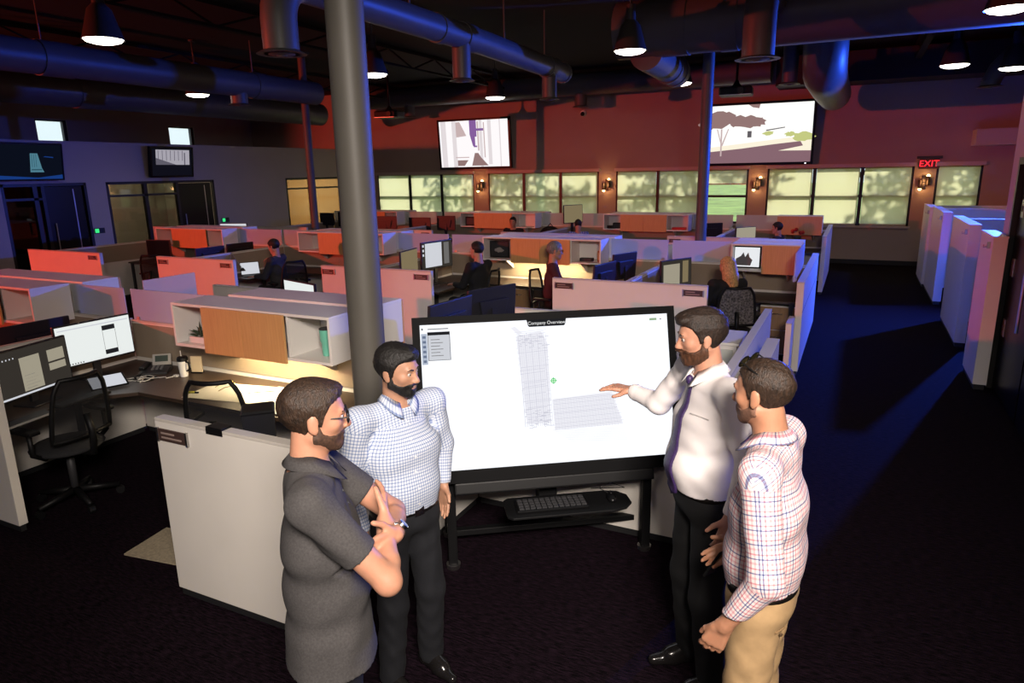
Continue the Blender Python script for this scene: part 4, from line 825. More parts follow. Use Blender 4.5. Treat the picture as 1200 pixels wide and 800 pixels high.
o = thing('cable_box', 'low dark bag on the far desk under the second end window', 'bag', (-6.5, 15.25, .73)); MB().ball((0, 0, .2), (.28, .12, .2), 14, 8).build('body', black, o, smooth=True); MB().tube([(-.1, 0, .35), (0, 0, .46), (.1, 0, .35)], .012, 8).build('strap', black, o)

# ------------------------------------------------------------------ big tilted touch display
bd = thing('display_stand', 'large tilted touch display on a black stand showing a ghosted building', 'display', (-1.545, 3.619, 0), R(34.7))
TILT = R(-15.3); CZ = 1.108; W2, H2 = .80, .49
def tilted(o): o.location = (0, 0, CZ); o.rotation_euler = (TILT, 0, 0); return o
tilted(MB().box(-W2, W2, .012, .085, -H2, H2).build('display_casing', black, bd, bevel=.012))
bz = MB(); e = .045
bz.box(-W2, W2, -.004, .012, H2-e, H2).box(-W2, W2, -.004, .012, -H2, -H2+.075).box(-W2, -W2+e, -.004, .012, -H2+.075, H2-e).box(W2-e, W2, -.004, .012, -H2+.075, H2-e)
tilted(bz.build('bezel', mat('bezel_matte', (0.004, 0.004, 0.0045), 0.65, spec=.08), bd))
big_white = glow('big_screen_white', (0.93, 0.95, 1.0), 1.12)
sc_ = tilted(MB().box(-W2+e, W2-e, .004, .012, -H2+.075, H2-e).build('screen', big_white, bd))
U = lambda u, v: (-W2+e + u*(2*W2-2*e), H2-e - v*(2*H2-e-.075))
def uq(u0, v0, u1, v1): a = U(u0, v1); b = U(u1, v0); return rect(a[0], a[1], b[0], b[1])
dr = random.Random(21); g1 = glow('draw_pale', (0.76, 0.76, 0.83), 1.0); g2 = glow('draw_mid', (0.62, 0.62, 0.71), 1.0); g3 = glow('draw_fill', (0.84, 0.84, 0.90), 1.05)
flat(sc_, 'tower_tint', [[U(.375, .11), U(.475, .08), U(.50, .17), U(.495, .72), U(.40, .72)], [U(.355, .05), U(.372, .04), U(.40, .085), U(.385, .10)]], g3, d=.0035)
flat(sc_, 'block_tint', [[U(.505, .56), U(.75, .53), U(.79, .76), U(.51, .77)]], g3, d=.0034)
fine = []; mid_ = []
for i in range(58):
    v = .08+i*.0112; a = .378+.0005*i+dr.uniform(-.012, .004); b = .492+dr.uniform(-.01, .012)
    (mid_ if dr.random() < .35 else fine).append([U(a, v), U(b, v-.012), U(b, v-.0085), U(a, v+.0035)])
for i in range(14):
    u = .382+i*.0085; (mid_ if i % 3 == 0 else fine).append([U(u, .1), U(u+.0018, .1), U(u+.012, .74), U(u+.010, .74)])
for i in range(26):
    v = .56+i*.0085; a = .508+dr.uniform(0, .006); b = .752+(v-.56)*.18+dr.uniform(-.01, .01)
    (mid_ if dr.random() < .4 else fine).append([U(a, v), U(b, v-.015), U(b, v-.012), U(a, v+.003)])
for i in range(22):
    u = .51+i*.0115; fine.append([U(u, .56), U(u+.0015, .56), U(u+.006+(u-.5)*.05, .77), U(u+.0045+(u-.5)*.05, .77)])
for i in range(90):
    u = dr.uniform(.385, .49); v = dr.choice((dr.uniform(.6, .75), dr.uniform(.09, .2))); mid_.append(uq(u, v, u+dr.uniform(.004, .02), v+.004))
for i in range(8):
    v = .77+i*.012; fine.append([U(.5+.01*i, v), U(.79+.002*i, v+.02), U(.79+.002*i, v+.022), U(.5+.01*i, v+.002)])
flat(sc_, 'fine_lines', fine, g1, d=.003, stuff=True); flat(sc_, 'strong_lines', mid_, g2, d=.0025, stuff=True)
gm = glow('marker_green', (0.05, 0.62, 0.12), 1.0); cu = U(.515, .43)
flat(sc_, 'orbit_marker', [[(cu[0]+.016*math.cos(2*math.pi*i/20), cu[1]+.016*math.sin(2*math.pi*i/20)) for i in range(20)]], gm, d=.003)
flat(sc_, 'marker_core', [[(cu[0]+.012*math.cos(2*math.pi*i/20), cu[1]+.012*math.sin(2*math.pi*i/20)) for i in range(20)]], glow('marker_pale', (0.75, 0.95, 0.75), 1.0), d=.002)
flat(sc_, 'marker_cross', [rect(cu[0]-.02, cu[1]-.002, cu[0]+.02, cu[1]+.002), rect(cu[0]-.002, cu[1]-.02, cu[0]+.002, cu[1]+.02)], gm, d=.0015)
flat(sc_, 'tool_strip', [uq(.004, .06, .026, .27)], glow('strip_blue', (0.50, 0.56, 0.68), .9), d=.003)
flat(sc_, 'tool_icon', [uq(.009, .075+.033*i, .021, .092+.033*i) for i in range(6)], glow('strip_dark', (0.16, 0.2, 0.3), .9), d=.002)
flat(sc_, 'dialog_border', [uq(.028, .05, .115, .245)], ink, d=.003); flat(sc_, 'dialog_page', [uq(.030, .072, .113, .242)], scr_pale, d=.002)
flat(sc_, 'dialog_row', [uq(.04, .10+.022*i, .075+.012*(i % 2), .104+.022*i) for i in range(6)], ink2, d=.001); flat(sc_, 'header_text', [uq(.006, .022, .012, .036), uq(.03, .027, .11, .033)], ink2, d=.003)
flat(sc_, 'status_text', [uq(.925, .028, .955, .044)], glow('status_green', (0.35, 0.5, 0.3), .9), d=.003); flat(sc_, 'status_mark', [uq(.968, .034, .975, .040)], ink, d=.003)
flat(sc_, 'title_tab', [[U(.42, .0), U(.58, .0), U(.575, .040), U(.57, .048), U(.43, .048), U(.425, .040)]], ink, d=.0025)
tt = U(.5, .024); text('title_text', 'Company Overview', .028, glow('title_white', (.9, .9, .9), 1), sc_, (tt[0], .001, tt[1]), (R(90), 0, 0))
tilted(MB().box(-.60, .62, .02, .10, -H2-.075, -H2-.004).build('control_box', black, bd, bevel=.01))
MB().box(-.06, .06, .1, .22, .30, .95).build('neck', black, bd, bevel=.01)
for sx in (-1, 1):
    for y_ in (.02, .42):
        lg = MB().box(sx*.62-.028, sx*.62+.028, y_-.028, y_+.028, .03, .62 if y_ < .2 else .9).build('leg', black, bd, bevel=.006)
        MB().cyl((sx*.62, y_, 0), (sx*.62, y_, .03), .04, .045, 14).build('foot', steel, lg)
    MB().box(sx*.62-.025, sx*.62+.025, .0, .45, .56, .62).build('side_rail', black, bd, bevel=.004)
MB().box(-.62, .62, .395, .445, .40, .46).build('cross_rail', black, bd, bevel=.004); MB().box(-.62, .62, .18, .23, .12, .16).build('foot_rail', black, bd, bevel=.004)
MB().tube([(0, .15, .36), (0, .0, .40), (0, -.13, .45)], .025, 8).build('tray_arm', black, bd, smooth=True)
MB().prism([(-.30, -.13), (.30, -.13), (.38, -.11), (.43, -.05), (.43, .05), (.38, .11), (.30, .13), (-.30, .13), (-.33, .10), (-.33, -.10)], .45, .465).build('keyboard_tray', black, bd, bevel=.004)
for o_ in [c for c in bd.children if c.name.startswith(('keyboard_tray',))]: o_.location = (.02, -.16, 0)
mw = Matrix.Translation(bd.location) @ Matrix.Rotation(R(34.7), 4, 'Z')
q = mw @ Vector((-.02, -.17, .4655)); o = thing('tray_keyboard', 'black keyboard on the tray under the big display', 'keyboard', q, R(34.7)); MB().box(-.23, .20, -.075, .075, 0, .018).build('case', black_gloss, o, bevel=.006)
for r_ in range(4):
    for c_ in range(12): MB().cb((-.20+.034*c_, -.048+.032*r_, .021), (.028, .026, .006)).build('key', dark_grey, o)
q = mw @ Vector((.34, -.16, .4655)); o = thing('computer_mouse', 'glossy black mouse with cable on the tray under the big display', 'mouse', q, R(30)); MB().ball((0, 0, .012), (.032, .055, .026), 14, 8).build('shell', black_gloss, o, smooth=True); MB().cb((0, .02, .037), (.008, .018, .006)).build('wheel', chrome, o); MB().tube([(0, .05, .012), (-.06, .10, .03), (.02, .13, .05), (.1, .09, .03), (-.1, .14, .01)], .003, 6).build('cable', black, o, smooth=True)
# ------------------------------------------------------------------ people: smooth blended distance fields turned into meshes
import openvdb
from mathutils.bvhtree import BVHTree
V3 = lambda *a: np.array(a, float)
def nrm(v): return v/np.linalg.norm(v)
class Field:
    def __init__(s, lo, hi, h):
        s.lo = np.array(lo, float); s.h = h; s.n = np.ceil((np.array(hi)-s.lo)/h).astype(int)+1
        s.ax = [s.lo[i]+h*np.arange(s.n[i]) for i in range(3)]; s.d = np.full(s.n, 1.0, np.float32)
    def win(s, lo, hi):
        a = np.clip(np.floor((lo-s.lo)/s.h).astype(int), 0, s.n); b = np.clip(np.ceil((hi-s.lo)/s.h).astype(int)+1, 0, s.n)
        sl = tuple(slice(i, j) for i, j in zip(a, b))
        X = s.ax[0][sl[0]][:, None, None]; Y = s.ax[1][sl[1]][None, :, None]; Z = s.ax[2][sl[2]][None, None, :]
        return sl, X, Y, Z
    def put(s, sl, new, k, sub=False):
        old = s.d[sl]
        if sub:
            h = np.clip(.5-.5*(old+new)/k, 0, 1); s.d[sl] = old+(-new-old)*h+k*h*(1-h)
        else:
            h = np.clip(.5+.5*(old-new)/k, 0, 1); s.d[sl] = old+(new-old)*h-k*h*(1-h)
    def cone(s, a, b, ra, rb, k=.02, sub=False):
        a = np.array(a); b = np.array(b); m = max(ra, rb)+k+3*s.h
        sl, X, Y, Z = s.win(np.minimum(a, b)-m, np.maximum(a, b)+m)
        e = b-a; L2 = e@e+1e-9; px, py, pz = X-a[0], Y-a[1], Z-a[2]
        t = np.clip((px*e[0]+py*e[1]+pz*e[2])/L2, 0, 1)
        d = np.sqrt((px-e[0]*t)**2+(py-e[1]*t)**2+(pz-e[2]*t)**2)-(ra+(rb-ra)*t)
        s.put(sl, d, k, sub)
    def econe(s, a, b, side, fwd, ra, rb, k=.03):
        """oval cone: ra, rb = (half width, half depth) at each end"""
        a = np.array(a); b = np.array(b); m = max(*ra, *rb)+k+3*s.h
        sl, X, Y, Z = s.win(np.minimum(a, b)-m, np.maximum(a, b)+m)
        e = b-a; L = np.linalg.norm(e); u = e/L; px, py, pz = X-a[0], Y-a[1], Z-a[2]
        al = px*u[0]+py*u[1]+pz*u[2]; t = np.clip(al/L, 0, 1); ex = al-t*L
        w_ = ra[0]+(rb[0]-ra[0])*t; dd = ra[1]+(rb[1]-ra[1])*t
        x = px*side[0]+py*side[1]+pz*side[2]-t*(e@side); y = px*fwd[0]+py*fwd[1]+pz*fwd[2]-t*(e@fwd)
        x, y = np.abs(x), np.abs(y); p_ = 2.4
        r = ((x/w_)**p_+(y/dd)**p_+(np.abs(ex)/(.75*dd))**p_)**(1/p_)
        s.put(sl, (r-1)*np.minimum(w_, dd), k)
    def ell(s, c, r, M, k=.01, sub=False):
        c = np.array(c); m = max(r)+k+3*s.h; sl, X, Y, Z = s.win(c-m, c+m)
        p = [X-c[0], Y-c[1], Z-c[2]]; q = [(p[0]*M[i][0]+p[1]*M[i][1]+p[2]*M[i][2])/r[i] for i in range(3)]
        g = np.sqrt(q[0]**2+q[1]**2+q[2]**2); s.put(sl, (g-1)*min(r)*np.where(g < 1, 1, 1), k, sub)
    def mesh(s, name, m, parent, org, label=None, uv=None):
        g = openvdb.FloatGrid(3*s.h); g.copyFromArray(np.clip(s.d, -3*s.h, 3*s.h).astype(np.float32))
        pts, quads = g.convertToQuads(0.0)
        pts = pts*s.h+s.lo; me = bpy.data.meshes.new(name)
        loc = pts-np.array(org); nq = len(quads)
        me.vertices.add(len(pts)); me.vertices.foreach_set('co', loc.astype(np.float32).ravel())
        me.loops.add(nq*4); me.loops.foreach_set('vertex_index', quads[:, ::-1].astype(np.int32).ravel())
        me.polygons.add(nq); me.polygons.foreach_set('loop_start', (np.arange(nq)*4).astype(np.int32)); me.polygons.foreach_set('use_smooth', np.ones(nq, bool))
        me.update(calc_edges=True); me.validate()
        if uv is not None:
            at = me.attributes.new('cuv', 'FLOAT_VECTOR', 'CORNER'); at.data.foreach_set('vector', uv(pts, quads[:, ::-1]).astype(np.float32).ravel())
        me.materials.append(m); o = bpy.data.objects.new(name, me); COL.objects.link(o); o.parent = parent
        if label: o['label'] = label
        s.pts = pts; s.quads = quads
        return o
    def bvh(s): return BVHTree.FromPolygons([tuple(p) for p in s.pts], [tuple(q) for q in s.quads])
def folds(X, Y, Z, a):
    return a*(.55*np.sin(31*Z+6*np.sin(9*X+4*Z)+5*np.sin(11*Y))+.45*np.sin(19*X-23*Z+14*Y+3*np.sin(13*Z)))

HEAD = [('e', (0, -.014, .034), (.076, .100, .088), .01), ('e', (0, .028, -.028), (.061, .066, .088), .03), ('c', (.048, .0, -.058), (.012, .064, -.098), .024, .021, .02), ('c', (-.048, .0, -.058), (-.012, .064, -.098), .024, .021, .02),
        ('e', (0, .068, -.098), (.022, .018, .018), .015), ('e', (.043, .056, -.022), (.020, .020, .020), .02), ('e', (-.043, .056, -.022), (.020, .020, .020), .02), ('c', (-.034, .080, .020), (.034, .080, .020), .011, .011, .014),
        ('s', (.031, .098, .001), (.017, .014, .010), .010), ('s', (-.031, .098, .001), (.017, .014, .010), .010),
        ('c', (0, .088, .008), (0, .108, -.034), .0075, .0125, .010), ('e', (.011, .098, -.038), (.009, .011, .008), .006), ('e', (-.011, .098, -.038), (.009, .011, .008), .006),
        ('c', (-.017, .0855, -.063), (.017, .0855, -.063), .0075, .0075, .008), ('c', (-.014, .0845, -.076), (.014, .0845, -.076), .008, .008, .008)]
EARS = [('e', (.079, -.012, -.006), (.008, .019, .032), .006), ('e', (-.079, -.012, -.006), (.008, .019, .032), .006), ('e', (.078, -.004, -.030), (.007, .010, .012), .006), ('e', (-.078, -.004, -.030), (.007, .010, .012), .006)]
def head_into(F, c, M, s, ears=True, grow=0.0):
    """M rows: head right, forward, up"""
    T = lambda p: c+s*(p[0]*M[0]+p[1]*M[1]+p[2]*M[2])
    for q in HEAD+(EARS if ears else []):
        if q[0] == 'e': F.ell(T(q[1]), [s*(x+grow) for x in q[2]], M, s*q[3])
        elif q[0] == 's':
            if grow == 0: F.ell(T(q[1]), [s*x for x in q[2]], M, s*q[3], True)
        else: F.cone(T(q[1]), T(q[2]), s*(q[3]+grow), s*(q[4]+grow), s*q[5])
def head_frame(az, down, roll=0):
    a = R(az); f = V3(math.sin(a), math.cos(a), 0); r = V3(math.cos(a), -math.sin(a), 0); u = V3(0, 0, 1)
    f2 = f*math.cos(R(down))-u*math.sin(R(down)); u2 = u*math.cos(R(down))+f*math.sin(R(down))
    r2 = r*math.cos(R(roll))+u2*math.sin(R(roll)); u3 = u2*math.cos(R(roll))-r*math.sin(R(roll))
    return np.array([r2, f2, u3])
def hand_into(F, wr, d, n, right, curl, s, spread=.12, k=.004, thumb=1.0):
    d = nrm(np.array(d, float)); n = np.array(n, float); n = nrm(n-d*(n@d)); t = np.cross(d, n)*(1 if right else -1)
    offs = (.030, .0105, -.0095, -.028); lens = (.070, .079, .073, .058)
    rot = lambda v, a: v*math.cos(a)+n*math.sin(a)
    for i in range(4):
        kn = wr+s*(d*(.088-.004*abs(i-1))+t*offs[i]); F.cone(wr+s*t*offs[i]*.55, kn, s*.0145, s*.0115, s*.010)
        dd = nrm(d+t*offs[i]*spread*30*.3); a = 0; p = kn; cl = curl[i] if isinstance(curl, (list, tuple)) else curl
        for j, (fr_, r0, r1) in enumerate(((.44, .0098, .0090), (.31, .0090, .0083), (.25, .0083, .0070))):
            a += cl*(.75 if j == 0 else 1.0); q = p+s*rot(dd, a)*lens[i]*fr_; F.cone(p, q, s*r0, s*r1, s*k); p = q
    b = wr+s*(d*.022+t*.024); e1 = nrm(d*.62+t*.78*thumb+n*.28); m_ = b+s*e1*.045
    F.cone(b, m_, s*.0145, s*.0105, s*.010); e2 = nrm(d*.85+t*.45*thumb+n*.30); F.cone(m_, m_+s*e2*.034, s*.0105, s*.0085, s*k)

skin_cache = {}
def skin(name, col):
    m = mat(name, col, 0.5, noise=0.10, nscale=22); b = m.node_tree.nodes['Principled BSDF']
    b.inputs['Subsurface Weight'].default_value = 0.12; b.inputs['Subsurface Radius'].default_value = (.02, .008, .005); b.inputs['Subsurface Scale'].default_value = 0.4
    return m
def hair_mat(name, col): return mat(name, col, 0.55, noise=0.6, nscale=110, bump=0.45, bscale=300, stretch=(1, 1, .3))
def plaid(name, base, lines, rough=.85, fuzz=0.0):
    """woven cloth: lines = (axis, period, offset, width, colour, strength) in metres along the cloth"""
    m = bpy.data.materials.new(name); m.use_nodes = True; nt = m.node_tree; b = nt.nodes['Principled BSDF']; b.inputs['Roughness'].default_value = rough; b.inputs['Specular IOR Level'].default_value = .15
    at = nt.nodes.new('ShaderNodeAttribute'); at.attribute_name = 'cuv'; sp = nt.nodes.new('ShaderNodeSeparateXYZ'); nt.links.new(at.outputs['Vector'], sp.inputs[0])
    prev = None
    for ax, per, off, wd, col, st in lines:
        a = nt.nodes.new('ShaderNodeMath'); a.operation = 'ADD'; a.inputs[1].default_value = off; nt.links.new(sp.outputs[ax], a.inputs[0])
        w_ = nt.nodes.new('ShaderNodeMath'); w_.operation = 'PINGPONG'; w_.inputs[1].default_value = per/2; nt.links.new(a.outputs[0], w_.inputs[0])
        c = nt.nodes.new('ShaderNodeMath'); c.operation = 'LESS_THAN'; c.inputs[1].default_value = wd/2; nt.links.new(w_.outputs[0], c.inputs[0])
        f = nt.nodes.new('ShaderNodeMath'); f.operation = 'MULTIPLY'; f.inputs[1].default_value = st; nt.links.new(c.outputs[0], f.inputs[0])
        x = nt.nodes.new('ShaderNodeMix'); x.data_type = 'RGBA'; x.blend_type = 'MULTIPLY'; nt.links.new(f.outputs[0], x.inputs[0])
        if prev is None: x.inputs[6].default_value = (*base, 1)
        else: nt.links.new(prev, x.inputs[6])
        x.inputs[7].default_value = (*col, 1); prev = x.outputs[2]
    if prev is not None: nt.links.new(prev, b.inputs['Base Color'])
    else: b.inputs['Base Color'].default_value = (*base, 1)
    MATS[name] = m
    return m
eye_w = mat('eye_white', (0.42, 0.37, 0.34), 0.3); eye_i = mat('eye_iris', (0.02, 0.012, 0.008), 0.1); belt_m = mat('belt_leather', (0.012, 0.010, 0.009), 0.35)

STAND = dict(pelvis=(0, 0, .95), waist=(0, .0, 1.06), chest=(0, .0, 1.28), neck=(0, -.02, 1.532), head=(0, .012, 1.678), hipR=(.086, 0, .92), hipL=(-.086, 0, .92), kneeR=(.11, .02, .50), kneeL=(-.11, .02, .50), ankR=(.12, -.02, .09), ankL=(-.12, -.02, .09), zsh=1.478)
SIT = dict(pelvis=(0, 0, .56), waist=(0, .0, .67), chest=(0, .02, .89), neck=(0, .01, 1.13), head=(0, .045, 1.288), hipR=(.095, .03, .54), hipL=(-.095, .03, .54), kneeR=(.12, .42, .52), kneeL=(-.12, .42, .52), ankR=(.12, .40, .09), ankL=(-.12, .40, .09), zsh=1.08)
def person(label, pos, az, height, J=None, seated=False, armR=None, armL=None, sw=.19, girth=(1, 1), belly=0.0, head=(0, 0, 0), head_s=1.0, skin_m=None, hair=None, beard=None, shirt=None, trousers=None, shoes=None, vox=.0055, faces=True, group=None, collar=True):
    P = dict(SIT if seated else STAND); P.update(J or {}); s = height/1.8
    a = R(az); RV = V3(math.cos(a), -math.sin(a), 0); FV = V3(math.sin(a), math.cos(a), 0); UV_ = V3(0, 0, 1); O = V3(pos[0], pos[1], 0)
    Wd = lambda v: O+s*(RV*v[0]+FV*v[1]+UV_*v[2]); Dr = lambda v: RV*v[0]+FV*v[1]+UV_*v[2]
    root = thing('person', label, 'person', (pos[0], pos[1], 0), 0, group); org = (pos[0], pos[1], 0)
    w = {k: (Wd(v) if k != 'zsh' else v) for k, v in P.items()}
    shR, shL = Wd((sw, P['neck'][1]-.005, P['zsh'])), Wd((-sw, P['neck'][1]-.005, P['zsh']))
    arms = []
    for side, A_, sh in ((1, armR, shR), (-1, armL, shL)):
        if A_: arms.append((side, sh, Wd(A_['elbow']), Wd(A_['wrist']), Dr(A_['dir']), Dr(A_['palm']), A_.get('curl', .25), A_.get('spread', .12), A_.get('thumb', 1.0)))
    allp = [w[k] for k in w if k != 'zsh']+[shR, shL]+[p for A_ in arms for p in (A_[2], A_[3], A_[3]+nrm(A_[4])*.2*s)]
    lo = np.min(allp, 0)-.2*s; hi = np.max(allp, 0)+.2*s; lo[2] = max(lo[2], -.01)
    gw, gd = girth; HM = head_frame(az+head[0], head[1], head[2]); hs = s*head_s
    # --- body
    F = Field(lo, hi, vox)
    F.econe(w['pelvis'], w['waist'], RV, FV, (.135*s*gw, .095*s*gd), (.120*s*gw, .085*s*gd)); F.econe(w['waist'], w['chest'], RV, FV, (.120*s*gw, .085*s*gd), (.145*s*gw, .095*s*gd)); F.econe(w['chest'], w['neck']-UV_*.06*s, RV, FV, (.145*s*gw, .095*s*gd), (.10*s, .065*s))
    hc = w['head']; nk = w['neck']
    F.cone(nk-UV_*.06*s, hc+HM[1]*(-.022*hs)-HM[2]*.06*hs, .066*s, .054*hs, .03*s)
    for side, sh, el, wr, d, n, cu, sp_, th in arms:
        F.cone(nk-UV_*.055*s, sh, .044*s, .048*s, .04*s); F.cone(sh, el, .050*s, .040*s, .03*s); mid = el+(wr-el)*.3
        F.cone(el, mid, .038*s, .038*s, .02*s); F.cone(mid, wr, .038*s, .025*s, .015*s); F.cone(wr-(wr-el)*.05, wr, .026*s, .024*s, .01)
        hand_into(F, wr, d, n, side > 0, cu, s, sp_, thumb=th)
    for q in 'RL':
        F.cone(w['hip'+q], w['knee'+q], .078*s, .052*s, .03*s); F.cone(w['knee'+q], w['ank'+q], .05*s, .036*s, .02*s); F.cone(w['ank'+q], w['ank'+q]+FV*.12*s-UV_*.05*s, .034*s, .028*s, .02*s)
    head_into(F, hc, HM, hs)
    F.mesh('body', skin_m, root, org)
    # --- head things
    hl = lambda p: hc+hs*(p[0]*HM[0]+p[1]*HM[1]+p[2]*HM[2])
    def shell(name, m, grow, zfun, rough_, extra=(), cutmouth=False, lab=None, h_=None, below=False):
        G = Field(hc-.17*hs, hc+.17*hs, h_ or min(vox, .0045)); head_into(G, hc, HM, hs, ears=False, grow=grow)
        for e_ in extra: G.ell(hl(e_[0]), [hs*x for x in e_[1]], HM, .012*hs)
        sl, X, Y, Z = G.win(G.lo, G.lo+G.n*G.h); p = [X-hc[0], Y-hc[1], Z-hc[2]]
        x, y, z = [(p[0]*HM[i][0]+p[1]*HM[i][1]+p[2]*HM[i][2])/hs for i in range(3)]
        d = G.d + rough_*hs*(np.sin(170*x+40*np.sin(60*z))*np.sin(150*y+30*np.sin(50*x))*.6+np.sin(95*z+80*x)*.4)
        zl = np.interp(y, [q[0] for q in zfun], [q[1] for q in zfun]); reg = (z-zl) if below else (zl-z)
        d = np.maximum(d, reg*hs*.8)
        if below: d = np.maximum(d, -(z+.122)*hs); d = np.maximum(d, -(y+.012)*hs)
        if cutmouth: d = np.maximum(d, -((np.sqrt((x/.021)**2+((y-.098)/.03)**2+((z+.0695)/.0085)**2)-1)*.008*hs))
        G.d = d.astype(np.float32); return G.mesh(name, m, root, org, lab)
    if hair: shell('hair', hair['m'], hair.get('grow', .008), hair['line'], hair.get('rough', .0025), hair.get('extra', ()))
    if beard: shell('beard', beard['m'], beard.get('grow', .005), beard['line'], beard.get('rough', .0015), beard.get('extra', ()), True, below=True)
    if faces:
        for sx in (-1, 1):
            ep = hl((sx*.031, .0785, .001))
            e_ = MB().ball(tuple(ep-np.array(org)), .0110*hs, 12, 8).build('eye', eye_w, root, smooth=True)
            MB().ball(tuple(ep+hs*.0070*HM[1]-np.array(org)), .0055*hs, 10, 6).build('iris', eye_i, e_, smooth=True)
            if hair: MB().tube([tuple(hl((sx*x, y, z))-np.array(org)) for x, y, z in ((.012, .0935, .018), (.028, .093, .025), (.046, .083, .021))], [.003*hs, .0042*hs, .002*hs], 6).build('eyebrow', hair['m'], root, smooth=True)
    # --- trousers
    if trousers:
        T = Field(lo, hi, .008 if vox < .007 else .011); e = .017*s
        T.econe(w['pelvis']-UV_*.01*s, w['pelvis']+UV_*.07*s if not seated else w['waist'], RV, FV, (.150*s*gw+e*.3, .112*s*gd+e*.3), (.140*s*gw+e*.3, .108*s*gd+belly*.3+e*.3))
        for q in 'RL':
            T.cone(w['hip'+q], w['knee'+q], .086*s+e*.4, .066*s+e*.4, .04*s); T.cone(w['knee'+q], w['ank'+q], .066*s+e*.4, .060*s+e*.3, .03*s)
        sl, X, Y, Z = T.win(T.lo, T.lo+T.n*T.h); T.d = (T.d+folds(X*1.3, Y*1.3, Z, .0035)).astype(np.float32)
        if not seated: T.d = np.maximum(T.d, (Z-(w['pelvis'][2]+.065*s))*.9).astype(np.float32)
        T.d = np.maximum(T.d, .05-Z).astype(np.float32)
        T.mesh('trousers', trousers['m'], root, org, trousers.get('label')); tb = T
    # --- shirt
    out = {}
    if trousers: out['trousers'] = tb.bvh()
    if shirt:
        S_ = Field(lo, hi, min(vox+.001, .007) if vox < .007 else .010); e = .014*s; bc = w['waist']+FV*belly*.45+UV_*.04*s
        hem = shirt.get('hem'); zlow = (w['pelvis'][2]+.05*s) if hem is None else hem*s
        if hem is not None: S_.econe(Wd((0, 0, hem-.02)), w['pelvis'], RV, FV, (.186*s*gw+e, .140*s*gd+e), (.165*s*gw+e, .124*s*gd+e+belly*.3))
        S_.econe(w['pelvis'], bc, RV, FV, (.148*s*gw+e*.6, .112*s*gd+e*.6+belly*.3), (.142*s*gw+e, .108*s*gd+e+belly), .04*s); S_.econe(bc, w['chest'], RV, FV, (.142*s*gw+e, .108*s*gd+e+belly), (.156*s*gw+e, .104*s*gd+e), .04*s)
        S_.econe(w['chest'], nk-UV_*.080*s, RV, FV, (.156*s*gw+e, .104*s*gd+e), (.135*s, .078*s), .04*s); S_.cone(nk-UV_*.09*s, nk-UV_*.02*s, .07*s, .056*s, .04*s)
        for side, sh, el, wr, d, n, cu, sp_, th in arms:
            S_.cone(nk-UV_*.050*s, sh-UV_*.008*s, .056*s, .056*s, .04*s); S_.cone(sh+(el-sh)*.04, el, .060*s+e*.2, .051*s+e*.2, .045*s)
            if shirt.get('long', True): S_.cone(el, el+(wr-el)*.85, .051*s+e*.2, .038*s, .02*s); S_.cone(el+(wr-el)*.80, el+(wr-el)*.97, .040*s, .037*s, .008)
        sl, X, Y, Z = S_.win(S_.lo, S_.lo+S_.n*S_.h); S_.d = (S_.d+folds(X, Y, Z, shirt.get('fold', .003))).astype(np.float32)
        S_.d = np.maximum(S_.d, (zlow-Z)*.95).astype(np.float32)
        # neck opening
        t_ = Z-(nk[2]-.030*s); ds = np.sqrt((X-nk[0]-FV[0]*.012*s)**2+(Y-nk[1]-FV[1]*.012*s)**2)
        S_.d = np.maximum(S_.d, np.minimum(t_, .078*s-ds)).astype(np.float32)
        for side, sh, el, wr, d, n, cu, sp_, th in arms:      # cut sleeves square
            if shirt.get('long', True): c0 = el+(wr-el)*.955; u = nrm(wr-el); rr_ = .075*s
            else: c0 = sh+(el-sh)*shirt.get('sleeve', .62); u = nrm(el-sh); rr_ = .11*s
            sl, X, Y, Z = S_.win(c0-.5*s, c0+.5*s); al = (X-c0[0])*u[0]+(Y-c0[1])*u[1]+(Z-c0[2])*u[2]
            rad = np.sqrt(np.maximum((X-c0[0])**2+(Y-c0[1])**2+(Z-c0[2])**2-al**2, 0))
            far = np.where((rad < rr_+.02) & (al > -.02) & (al < (.32*s if not shirt.get('long', True) else .12*s)), al*.9, -1.0)
            if shirt.get('long', True): S_.d[sl] = np.maximum(S_.d[sl], far).astype(np.float32)
            else:
                # only the arm side of the field is trimmed, the torso stays whole
                tor = ((X-O[0])*RV[0]+(Y-O[1])*RV[1])*side
                keep = np.abs(tor) < .0 ; S_.d[sl] = np.where(keep, S_.d[sl], np.maximum(S_.d[sl], far)).astype(np.float32)
        bones = [(0, None, None)]+[(1, sh, el) for side, sh, el, *_ in arms]+[(2, el, wr) for side, sh, el, wr, *_ in arms]
        bones.append((3, None, None))
        def on_bone(p, i):
            if bones[i][0] == 3:
                rel = p-O; y_ = rel@FV-nk@FV+O@FV; zr = shR[2]+.05*s; return np.stack([rel@RV, np.where(y_ > 0, y_-p[:, 2], y_+p[:, 2]-2*zr), np.zeros(len(p))], 1), 1e3
            if i == 0:
                rel = p-O; return np.stack([np.arctan2(rel@RV, rel@FV)*.17*s, p[:, 2], np.zeros(len(p))], 1), 2*math.pi*.17*s
            typ, A_, B_ = bones[i]; u = nrm(B_-A_); q = p-A_; al = q@u; r_ = q-np.outer(al, u); a1 = nrm(np.cross(u, FV)); a2 = np.cross(u, a1)
            return np.stack([np.arctan2(r_@a2, r_@a1)*.058*s, al+(0 if typ == 1 else .31*s), np.zeros(len(p))], 1), 2*math.pi*.058*s
